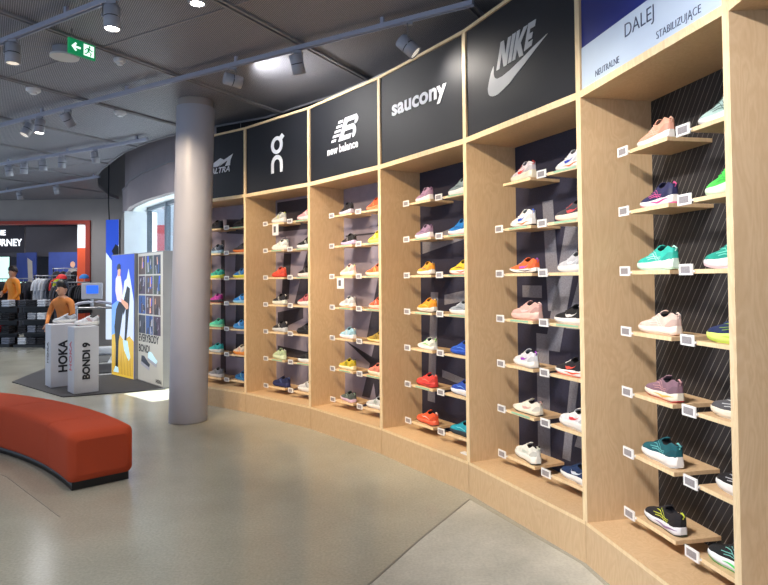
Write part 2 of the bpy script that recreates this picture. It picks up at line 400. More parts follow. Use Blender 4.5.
# glazing: panes, mullions
for i in range(len(G_)-1):
    a, b = Vector(G_[i]), Vector(G_[i+1]); L = (b-a).length
    w = struct(empty('window_%d' % (i+1), frame(a, b-a)))
    MB().box((.03, -.006, .12), (L-.03, .006, 2.56)).build('pane', M['glass'], w)
    MB().box((-.025, -.04, 0), (.025, .04, 2.62)).box((-.025 if 0 else .025, -.03, 2.56), (L-.025, .03, 2.62)).box((.025, -.03, 0), (L-.025, .03, .12)).build('window_frame', M['mullion'], w)
# far wall with the orange framed opening
wf = empty('wall_far'); struct(wf)
FY = 13.4
MB().box((-6.55, FY, 0), (-5.66, FY+.2, 4.4)).box((-13, FY, 2.78), (-6.55, FY+.2, 4.4)).build('wall_panel', M['wall_grey'], wf)
fr = MB().box((-6.65, FY-.05, 0), (-6.55, FY+.22, 2.78)).box((-13, FY-.05, 2.71), (-6.65, FY+.22, 2.78)).build('trim_%d' % tn, M['orange_frame']); struct(fr); tn += 1
# second shop shell
struct(MB().prism([(-13, FY+.2), (-5.75, FY+.2), (-7.75, 18.5), (-13, 18.5)], 3.3, 3.4).build('ceiling_far', M['wall_grey']))
struct(MB().box((-13, 18.4, 0), (-7.7, 18.5, 3.4)).build('wall_far_back', M['far_dark']))
wall_ribbon([(-5.74, FY+.2), (-7.7, 18.45)], 0, 3.4, .06, 'wall_far_right', M['far_dark'])

# column
col = tag(empty('round_column'), 'smooth round grey column standing in front of the shelving', 'column'); col.location = (-1.995, 6.1, 0)
n = 64
ring = lambda r, z: [(r*math.cos(2*PI*k/n)+.026*z, r*math.sin(2*PI*k/n), z) for k in range(n)]
MB().loft([ring(.187, .012), ring(.187, 3.175)]).build('shaft', M['column'], col)
MB().loft([ring(.172, 3.175), ring(.172, 3.249)]).build('neck', M['wall_grey'], col)
MB().loft([ring(.190, 0), ring(.190, .012)]).build('base_ring', M['chrome'], col)

# ------------------------------------------------------------------ DISPLAY BAYS
ROWZ = [2.02-.29*i for i in range(7)]
SIGN = {1: 'beside the round column, under a pointed peak logo', 2: 'under a black sign with ring and arch', 3: 'under a black sign with striped block logo',
        4: 'under a black sign with one rounded word', 5: 'under a black sign with a large check mark', 6: 'under the blue and pale blue sign', 7: 'cut off at the right edge of the view'}
GREEN = {(5, 1), (5, 3), (5, 10), (4, 1), (4, 10), (4, 3), (3, 1), (3, 3), (3, 5), (2, 1), (2, 5), (1, 1), (4, 5)}
BAYS = {}
def BX(b, s): return (.16, .59)[s] if b == 6 else (.185, .615)[s]
def board_mb(x0, x1):
    return MB().box((x0, .17, -.018), (x1, DEP-.004, 0), 0, 1)
for b in range(1, 8):
    a, c = P[b-1], P[b]; w = (c-a).length
    root = empty('display_bay', frame(a, c-a)); BAYS[b] = (root, w)
    tag(root, 'open plywood display bay '+SIGN[b], 'display shelving', 'plywood display bays along the curved wall')
    for x0, x1 in ((0, .018), (w-.018, w)):
        MB().box((x0, 0, ZP), (x1, DEP, ZT), 0, 1).build('side_panel', [M['ply'], M['ply_edge']], root)
    MB().box((.002, 0, 0), (w-.002, .018, ZP-.018)).box((.002, 0, ZP-.018), (w-.002, DEP, ZP), 0, 1).build('plinth', [M['ply'], M['ply_edge']], root)
    MB().box((.018, 0, ZL0), (w-.018, DEP, ZL1), 0, 1).build('lintel', [M['ply'], M['ply_edge']], root)
    MB().box((.018, 0, ZT-.022), (w-.018, DEP, ZT), 0, 1).build('top_board', [M['ply'], M['ply_edge']], root)
    bk = M['line_back'] if b >= 6 else (M['navy_back'] if b >= 4 else M['lilac_back'])
    MB().box((.018, DEP-.012, ZP), (w-.018, DEP, ZL0)).build('back_panel', bk, root)
    # banner
    X0, X1, Z0, Z1 = .020, w-.020, ZL1+.001, ZT-.023
    if b >= 6:
        ban = MB().plate([(X0, Z0), (X1, Z0), (X1, Z1), (X0, Z1)], .012, .020).build('banner', M['blue_banner'], root)
        MB().plate([(X0, Z0), (X1, Z0), (X1, 2.555), (X0, 2.555)], .0095, .0118).build('pale_field', M['pale_banner'], ban)
    else:
        ban = MB().plate([(X0, Z0), (X1, Z0), (X1, Z1), (X0, Z1)], .012, .020).build('banner', M['banner'], root)
    if b == 6:
        text('lettering', 'DALEJ', .088, M['blue_ink'], ban, face_m(.492, .008, 2.487), offset=-.0012, sx=.92)
        text('lettering', 'STABILIZUJĄCE', .045, M['blue_ink'], ban, face_m(.732, .008, 2.382), offset=-.0008, sx=.84)
        text('lettering', 'NEUTRALNE', .045, M['blue_ink'], ban, face_m(.246, .008, 2.382), offset=-.0008, sx=.79)
    if b == 5:
        sw = [(.328, 2.718), (.301, 2.688), (.280, 2.645), (.264, 2.599), (.265, 2.575), (.273, 2.556), (.290, 2.543), (.313, 2.535), (.342, 2.532), (.373, 2.533), (.43, 2.548), (.488, 2.566),
              (.615, 2.625), (.735, 2.685), (.831, 2.731), (.719, 2.704), (.599, 2.668), (.49, 2.640), (.414, 2.628), (.366, 2.629), (.345, 2.638), (.333, 2.65), (.326, 2.673)]
        MB().plate(sw, .009, .0119).build('check_mark', M['silver_print'], ban)
        # slanted bold capitals: lower-left (.357,2.681), up vector (.049,.160), run .332
        def L(poly, x0, wd): return [(.357+x0+px*wd+py*.049, 2.682+py*.158+(x0*.03)) for px, py in poly]
        t = .30
        NI = [(0, 0), (.30, 0), (.30, .55), (.70, 0), (1, 0), (1, 1), (.70, 1), (.70, .45), (.30, 1), (0, 1)]
        II = [(0, 0), (1, 0), (1, 1), (0, 1)]
        KK = [(0, 0), (.30, 0), (.30, .36), (.66, 0), (1.05, 0), (.58, .5), (1.0, 1), (.64, 1), (.30, .62), (.30, 1), (0, 1)]
        EE = [(0, .10), (1, .16), (1, .36), (.38, .33), (.38, .42), (.85, .42), (.85, .62), (.38, .62), (.38, .78), (1, .78), (1, 1), (0, 1)]
        for nm, pl, x0, wd in (('n', NI, 0, .105), ('i', II, .116, .034), ('k', KK, .160, .10), ('e', EE, .266, .066)):
            MB().plate(L(pl, x0, wd), .009, .0119).build('lettering', M['silver_print'], ban)
    if b == 4:
        text('lettering', 'saucony', .168, M['white_print'], ban, face_m(.525, .008, 2.748, R(-1.0)), offset=.0052, sx=1.22, sp=1.03)
    if b == 2:
        m_ = MB(); n = 32
        def ellring(cx, cz, ro, rz, ri, rzi):
            o = [(cx+ro*math.cos(2*PI*k/n), cz+rz*math.sin(2*PI*k/n)) for k in range(n)]
            i = [(cx+ri*math.cos(2*PI*k/n), cz+rzi*math.sin(2*PI*k/n)) for k in range(n)]
            for k in range(n): m_.plate([o[k], o[(k+1) % n], i[(k+1) % n], i[k]], .009, .0119)
        ellring(.565, 2.788, .099, .090, .052, .052)
        m_.plate([(.602, 2.862), (.650, 2.896), (.690, 2.862), (.648, 2.825)], .009, .0119)
        m_.build('ring_letter', M['white_print'], ban)
        m_ = MB(); k1 = 20; cz = 2.592
        o = [(.565+.097*math.cos(PI*k/k1), cz+.095*math.sin(PI*k/k1)) for k in range(k1+1)]; i = [(.565+.052*math.cos(PI*k/k1), cz+.050*math.sin(PI*k/k1)) for k in range(k1+1)]
        for k in range(k1): m_.plate([o[k], o[k+1], i[k+1], i[k]], .009, .0119)
        m_.plate([(.468, 2.505), (.513, 2.505), (.513, cz), (.468, cz)], .009, .0119).plate([(.617, 2.505), (.662, 2.505), (.662, cz), (.617, cz)], .009, .0119)
        m_.build('arch_letter', M['white_print'], ban)
    if b == 3:
        m_ = MB()
        def sl(x0, x1, z0, z1, k=.55): m_.plate([(x0+(z0-2.645)*k, z0), (x1+(z0-2.645)*k, z0), (x1+(z1-2.645)*k, z1), (x0+(z1-2.645)*k, z1)], .009, .0119)
        # block letters: stem, two bowls
        sl(.49, .55, 2.645, 2.838); sl(.55, .655, 2.797, 2.838); sl(.55, .665, 2.722, 2.765); sl(.55, .665, 2.645, 2.686)
        for cx, cz, rx, rz in ((.742, 2.799, .052, .040), (.706, 2.705, .055, .060)):
            o = [(cx-.0+rx*math.cos(-PI/2+PI*k/14), cz-0+rz*math.sin(-PI/2+PI*k/14)) for k in range(15)]
            i = [(cx-.0+rx*.2*math.cos(-PI/2+PI*k/14), cz+rz*.35*math.sin(-PI/2+PI*k/14)) for k in range(15)]
            for k in range(14): m_.plate([o[k], o[k+1], i[k+1], i[k]], .009, .0119)
        sl(.655, .668, 2.797, 2.838); sl(.655, .672, 2.645, 2.686)
        for z0, x0, x1 in ((2.806, .40, .47), (2.768, .39, .475), (2.730, .38, .475), (2.692, .372, .475), (2.654, .372, .44)): sl(x0, x1, z0, z0+.022)
        m_.build('block_letters', M['white_print'], ban)
        text('lettering', 'new balance', .098, M['white_print'], ban, face_m(.552, .008, 2.578), offset=.0028, sx=.98)
    if b == 1:
        m_ = MB().plate([(.42, 2.70), (.66, 2.79), (.73, 2.76), (.62, 2.70)], .009, .0119)
        m_.plate([(.64, 2.70), (.73, 2.765), (.875, 2.812), (.835, 2.75), (.825, 2.69), (.74, 2.69), (.785, 2.75)], .009, .0119)
        m_.build('peak_logo', M['white_print'], ban)
        text('lettering', 'ALTRA', .088, M['white_print'], ban, face_m(.655, .008, 2.650), offset=.002, sx=1.25, shear=.3)
    if b == 7: continue
    # printed strokes on the back panel
    y0, y1 = DEP-.0145, DEP-.0125
    g = MB(); gm = M['chalk'] if b >= 4 else M['chalk_dark']
    def q(*p): g.plate(list(p), y0, y1)
    if b == 5:
        q((.30, .95), (.44, .95), (.66, 1.75), (.52, 1.75)); q((.62, .3), (.80, .3), (.98, 1.3), (.82, 1.3)); q((.22, .25), (.34, .25), (.34, 1.05), (.22, 1.05))
        q((.60, 1.5), (.68, 1.48), (.92, 2.1), (.84, 2.12)); q((.50, 1.1), (.64, 1.1), (.98, 1.95), (.84, 1.95)); q((.56, .4), (.68, .4), (.98, 1.15), (.86, 1.15)); q((.34, 1.2), (.46, 1.2), (.40, 1.9), (.30, 1.9)); q((.08, 1.28), (.28, 1.28), (.28, 1.36), (.08, 1.36)); q((.45, .3), (.52, .3), (.62, .9), (.55, .9))
    if b == 4:
        q((.05, 1.62), (1.0, 1.78), (1.0, 1.9), (.05, 1.74)); q((.1, .4), (.2, .4), (.26, 1.3), (.16, 1.3)); q((.34, 1.2), (.6, 1.24), (.6, 1.32), (.34, 1.28))
        q((.62, .25), (.7, .25), (.66, 1.2), (.58, 1.2)); q((.82, .25), (.9, .25), (.95, 1.3), (.87, 1.3)); q((.3, .62), (.9, .55), (.9, .6), (.3, .68))
    if b == 3:
        q((.38, .85), (.60, .85), (.90, 1.78), (.68, 1.78)); q((.30, .3), (.42, .3), (.80, 1.2), (.66, 1.2)); q((.7, .62), (1.0, .35), (1.0, .52), (.05, .8)); q((.78, 1.0), (.92, 1.0), (1.0, 1.5), (1.0, 1.75))
        q((.05, 1.83), (1.0, 1.83), (1.0, 1.845), (.05, 1.845)); q((.52, .3), (.7, .55), (.64, .8), (.46, .55)); q((.55, 1.9), (.8, 1.9), (.9, 2.25), (.7, 2.25))
    if b == 2:
        q((.35, 1.15), (.52, 1.15), (.78, 1.78), (.6, 1.78)); q((.05, .55), (1.0, .48), (1.0, .62), (.05, .68)); q((.78, .9), (.98, .9), (1.0, 1.6), (.95, 1.6))
        q((.05, .85), (.5, 1.0), (.5, 1.12), (.05, 1.05)); q((.05, 1.95), (1.0, 1.95), (1.0, 2.28), (.05, 2.28)); q((.12, 1.2), (.25, 1.2), (.3, 1.7), (.17, 1.7))
    if b == 1:
        for k in range(4): q((.45, .5+k*.34), (.82, .5+k*.34), (.80, .78+k*.34), (.47, .78+k*.34))
        q((.3, 1.98), (1.04, 1.92), (1.04, 2.1), (.3, 2.15)); q((.18, .3), (.28, .3), (.26, 1.9), (.2, 1.9))
    if b < 6: g.build('printed_graphic', gm, root)
    # shelves with tags
    for r, z in enumerate(ROWZ):
        for s in (0, 1):
            x0 = BX(b, s); bo = board_mb(x0, x0+.28).build('shelf', [M['ply'], M['ply_edge']], root, bevel=.001)
            bo.location = (0, 0, z)
            if (b, r*2+s) == (5, 0): continue
            tg = MB().box((x0-.074, .156, -.024), (x0+.006, .162, .022)).box((x0-.062, .1545, -.015), (x0-.006, .1561, .013), 1).box((x0-.012, .162, -.012), (x0+.010, .1695, -.004))
            tg.build('price_tag', [M['tag_frame'], M['tag_face']], bo)
            if (b, r*2+s) in GREEN or (b in (4, 5) and r in (1, 3)) or (b == 3 and r in (1, 3, 5)) or (b == 2 and r in (1, 5)):
                MB().box((x0+.06, .1675, -.012), (x0+.24, .1695, -.001)).build('green_strip', M['green_strip'], bo)

# paper notices and the loose tag
def card(name, b, x, y, z, w, h, label):
    o = MB().box((-w/2, -.0015, 0), (w/2, .0015, h)).box((-w*.28, -.0022, h*.25), (w*.1, -.0014, h*.8), 1).build(name, [M['card'], M['card_print']])
    o.matrix_world = BAYS[b][0].matrix_world @ Matrix.Translation((x, y, z)); return tag(o, label, 'sign')
card('paper_notice', 2, .34, .153, 1.885, .105, .12, 'small white printed card hanging from the top left shelf under the ring and arch sign')
card('paper_notice', 3, .30, .153, 1.325, .11, .10, 'small white printed card below a pink shoe, under the striped block logo')
o = MB().box((-.035, -.02, 0), (.035, .02, .008)).build('loose_price_tag', M['tag_frame']); o.matrix_world = BAYS[4][0].matrix_world @ Matrix.Translation((.93, .10, ZP+.0005))
tag(o, 'white tag lying loose on the wooden plinth beneath the teal shoe', 'tag')

# ------------------------------------------------------------------ SHOES
def interp(t, tab):
    for (a, va), (b, vb) in zip(tab, tab[1:]):
        if t <= b:
            k = (t-a)/(b-a); k = k*k*(3-2*k) if False else k; return va+(vb-va)*k
    return tab[-1][1]
class Shape:
    def __init__(s, th=1.0, flare=0., high=1.0, spring=.022):
        s.th, s.flare, s.high, s.spring = th, flare, high, spring
        s.W = [(0, .014), (.02, .025), (.06, .033), (.15, .0365), (.3, .036), (.42, .035), (.55, .0395), (.68, .0455), (.78, .047), (.87, .0445), (.93, .0385), (.97, .030), (.99, .020), (1, .010)]
        s.H = [(0, .098), (.04, .114), (.10, .110), (.18, .094), (.28, .086), (.36, .096), (.42, .110), (.5, .096), (.58, .084), (.68, .073), (.78, .065), (.88, .058), (.94, .052), (.98, .044), (1, .036)]
    def x(s, t): return .142-.284*t+(s.flare*.012 if t < .02 else 0)
    def c(s, t): return .006*math.sin(PI*max(0, t-.3)/.7*1.0)
    def zb(s, t): return s.spring*max(0, (t-.62)/.38)**1.7+.007*max(0, (.09-t)/.09)**1.5
    def zt(s, t): return s.zb(t)+s.th*interp(t, [(0, .036), (.1, .036), (.5, .031), (.8, .025), (1, .014)])
    def top(s, t): return s.zt(t)-.031*s.th+.0 + (interp(t, s.H)-0)*s.high*.98+.002*(s.th-1)*10 if False else interp(t, s.H)*s.high+(s.th-1)*.028
    def surf(s, t, q, side, off=0):      # q 0 base .. 1 rim / ridge
        w = interp(t, s.W)*.93; base = s.zt(t)-.004; H = s.top(t)
        k = min(1, max(0, (t-.38)/.12))
        wc = min(.026, w*.9)
        ya = w+(wc-w)*q**1.6; za = base+(H-base)*q
        ph = q*PI/2; yb = w*math.cos(ph)**.75; zb_ = base+(H-base)*math.sin(ph)**.9
        y = ya*(1-k)+yb*k; z = za*(1-k)+zb_*k
        return (s.x(t)*.985+off*(0), s.c(t)+side*(y+off), z+off*.5*q)
def make_shoe(sh, style):
    root = empty('running_shoe')
    T = [0, .012, .03, .055, .09, .14, .2, .26, .32, .37, .41, .45, .5, .56, .62, .68, .74, .8, .85, .9, .94, .97, .99, 1]
    K = 8
    rings = []; mi = []
    for t in T:
        rg = []
        opening = .03 <= t <= .40
        for j in range(K+1): rg.append(sh.surf(t, j/K, 1))
        dz = -.05 if opening else 0
        top = sh.surf(t, 1, 1); top2 = sh.surf(t, 1, -1)
        for f in (.78, .4, -.4, -.78):
            y = (top[1]+top2[1])/2+(top[1]-top2[1])/2*f; d = dz*(1 if abs(f) < .7 else .55)
            rg.append((top[0]+(.004 if t <= .03 else 0)*0, y, top[2]+d+(0 if opening else .0)))
        for j in range(K, -1, -1): rg.append(sh.surf(t, j/K, -1))
        rings.append(rg)
    n = len(rings[0]); b = MB(); vs = [v for r in rings for v in r]; fo = []; fi = []
    for i in range(len(rings)-1):
        for k in range(n-1):
            f = (i*n+k, i*n+k+1, (i+1)*n+k+1, (i+1)*n+k)
            inner = K <= k <= K+4 and T[i] >= .012 and T[i+1] <= .42
            (fi if inner else fo).append(f)
    b.add(vs, fo, 0, True); nn = len(fo); b.f += [list(f) for f in fi]; b.mi += [1]*len(fi); b.sm += [True]*len(fi)
    b.add(rings[0], [tuple(range(n))[::-1]], 0, True)
    b.build('upper', [M['upper'], M['lining']], root, fix=False)
    # sole
    def sole(z0f, z1f, grow0, grow1, grow2):
        rs = []
        for t in [0, .01, .03, .06, .1, .16, .24, .34, .44, .54, .62, .7, .78, .84, .89, .93, .96, .985, 1]:
            w = interp(t, sh.W); zc = sh.c(t); z0 = z0f(t); z1 = z1f(t); x = sh.x(t); fl = 1+sh.flare*max(0, .25-t)
            rs.append([(x, zc+w*grow0*fl, z0), (x, zc+w*grow1*fl, z0+(z1-z0)*.35), (x, zc+w*grow1*.985, z0+(z1-z0)*.7), (x, zc+w*grow2, z1),
                       (x, zc-w*grow2, z1), (x, zc-w*grow1*.985, z0+(z1-z0)*.7), (x, zc-w*grow1*fl, z0+(z1-z0)*.35), (x, zc-w*grow0*fl, z0)])
        return MB().loft(rs)
    sole(lambda t: sh.zb(t)+.005, lambda t: sh.zt(t)+.002, 1.0, 1.06, .95).build('midsole', M['foam'], root)
    sole(lambda t: sh.zb(t), lambda t: sh.zb(t)+.006, .94, 1.0, 1.0).build('outsole', M['rubber'], root)
    # coloured wave on the midsole side
    b = MB()
    for side in (1, -1):
        tt = [.02+.6*i/16 for i in range(17)]; lo = []; hi = []
        for t in tt:
            w = interp(t, sh.W)*1.065*(1+sh.flare*max(0, .25-t))+.0008; k = .55+.12*math.sin(t*14); th_ = .16*math.sin(PI*min(1, (t-.0)/.64))
            z0, z1 = sh.zb(t)+.005, sh.zt(t); hi.append((sh.x(t), sh.c(t)+side*w, z0+(z1-z0)*(k+th_))); lo.append((sh.x(t), sh.c(t)+side*w, z0+(z1-z0)*(k-th_)))
        b.add(lo+hi, [(i, i+1, i+18, i+17) for i in range(16)], 0, True)
    b.build('sole_stripe', M['foam'], root)
    # heel counter
    b = MB()
    for side in (1, -1):
        tt = [0, .012, .03, .055, .09, .13, .17, .21]; g = [[sh.surf(t, j/5*(.62-t*1.8), side, .0016) for j in range(6)] for t in tt]
        b.loft(g, closed=False, cap=False)
    b.build('heel_counter', M['rubber'], root, fix=False)
    # toe bumper
    b = MB()
    for side in (1, -1):
        tt = [.84, .88, .92, .95, .975, .99, .999]; g = [[sh.surf(t, j/4*.30, side, .0014) for j in range(5)] for t in tt]
        b.loft(g, closed=False, cap=False)
    b.build('toe_guard', M['rubber'], root, fix=False)
    # tongue
    rs = []
    for i in range(7):
        k = i/6; t = .47-.12*k; z = sh.top(.47)-.004+k*.026*sh.high; x = sh.x(t)+.004*k; hw = .017+.004*math.sin(k*PI)
        rs.append([(x, hw*math.sin(a), z+.006*math.cos(a)*(1-k)-abs(math.sin(a))*.004) for a in [-1.5, -.8, 0, .8, 1.5]]+[(x+.006, hw*math.sin(a)*.95, z-.006) for a in [1.5, .8, 0, -.8, -1.5]])
    MB().loft(rs).build('tongue', M['upper'], root)
    # laces
    b = MB()
    for i in range(5):
        t = .47+.045*i; p = []
        for s_ in range(7):
            a = -1+2*s_/6; qq = 1-abs(a)*.30; q0 = sh.surf(t+.012*a*(-1)**i, qq, 1 if a >= 0 else -1, .0025); p.append((q0[0], q0[1], q0[2]+.001))
        b.tube(p, .0026, 6)
    b.build('laces', M['upper'], root)
    # pull tab
    MB().tube([(sh.x(0)-.003, 0, sh.top(0)-.012), (sh.x(0)+.008, 0, sh.top(0)+.002), (sh.x(.02), 0, sh.top(0)+.014), (sh.x(.05), 0, sh.top(.05)-.006)], [.004, .0045, .0045, .004], 6).build('heel_tab', M['upper'], root)
    # side mark
    b = MB()
    def stroke(cl, ws):
        for side in (1, -1):
            lo = []; hi = []
            for (t, q_), w in zip(cl, ws):
                lo.append(sh.surf(t, max(0.02, q_-w), side, .0022)); hi.append(sh.surf(t, q_+w, side, .0022))
            b.add(lo+hi, [(i, i+1, i+1+len(cl), i+len(cl)) for i in range(len(cl)-1)], 0, True)
    if style == 'check':
        cl = [(.20, .68), (.25, .52), (.31, .40), (.38, .28), (.45, .20), (.51, .17), (.56, .20), (.585, .30), (.57, .42)]
        stroke(cl, [.005, .03, .05, .075, .09, .09, .08, .05, .004])
    elif style == 'cross':
        stroke([(.26, .12), (.33, .3), (.42, .55), (.52, .74), (.58, .78)], [.03]*5); stroke([(.36, .08), (.42, .25), (.5, .48), (.6, .66), (.64, .7)], [.03]*5)
        stroke([(.24, .42), (.34, .38), (.46, .33), (.6, .36), (.68, .42)], [.025]*5); stroke([(.25, .28), (.36, .25), (.5, .2), (.62, .22)], [.022]*4)
    elif style == 'letter':
        stroke([(.52, .1), (.50, .35), (.48, .6), (.47, .66)], [.0]*4)
        for t0, t1, q0, q1 in ((.50, .47, .1, .62), (.47, .40, .62, .12), (.40, .37, .12, .62)):
            cl = [(t0+(t1-t0)*i/4, q0+(q1-q0)*i/4) for i in range(5)]
            for side in (1, -1):
                lo = [sh.surf(t-.011, q_, side, .0022) for t, q_ in cl]; hi = [sh.surf(t+.011, q_, side, .0022) for t, q_ in cl]
                b.add(lo+hi, [(i, i+1, i+6, i+5) for i in range(4)], 0, True)
    elif style == 'wave':
        stroke([(.2, .2), (.28, .34), (.38, .36), (.48, .28), (.58, .3), (.68, .45)], [.01, .045, .055, .05, .04, .005])
    else:
        for dx in (0, .06, .12):
            stroke([(.30+dx, .12), (.35+dx, .35), (.40+dx, .55), (.43+dx, .66)], [.05, .055, .05, .03])
    b.build('side_mark', M['rubber'], root, fix=False)
    return root
SH = {'r': Shape(th=1.15, flare=.3), 'c': Shape(th=1.45, flare=.7), 'l': Shape(th=.85, high=.95, spring=.026)}
PROTO = {}
def shoe(b, r, s, kind, style, cols, label):
    """cols: upper, midsole, outsole, accent (mark), stripe, laces"""
    key = (kind, style)
    if key not in PROTO: PROTO[key] = make_shoe(SH[kind], style); o = PROTO[key]
    else: o = copy_tree(PROTO[key])
    up, mid, out, acc, st, lc = [srgb(*c) for c in cols]
    def mul(c, k): return tuple(min(1, x*k) for x in c[:3])+(1,)
    for ch in o.children:
        nm = ch.name.split('.')[0]
        ch.color = {'upper': up, 'midsole': mid, 'outsole': out, 'sole_stripe': st, 'heel_counter': mul(up, .7), 'toe_guard': mul(up, .8), 'tongue': mul(up, .85),
                    'laces': lc, 'heel_tab': acc, 'side_mark': acc}[nm]
    return o
W = (236, 234, 230); CR = (232, 224, 204); BK = (26, 26, 30); GR = (150, 152, 158); LG = (205, 208, 212); DG = (74, 76, 84)
NAVY = (30, 36, 72); ORG = (242, 120, 40); TEAL = (50, 180, 168)
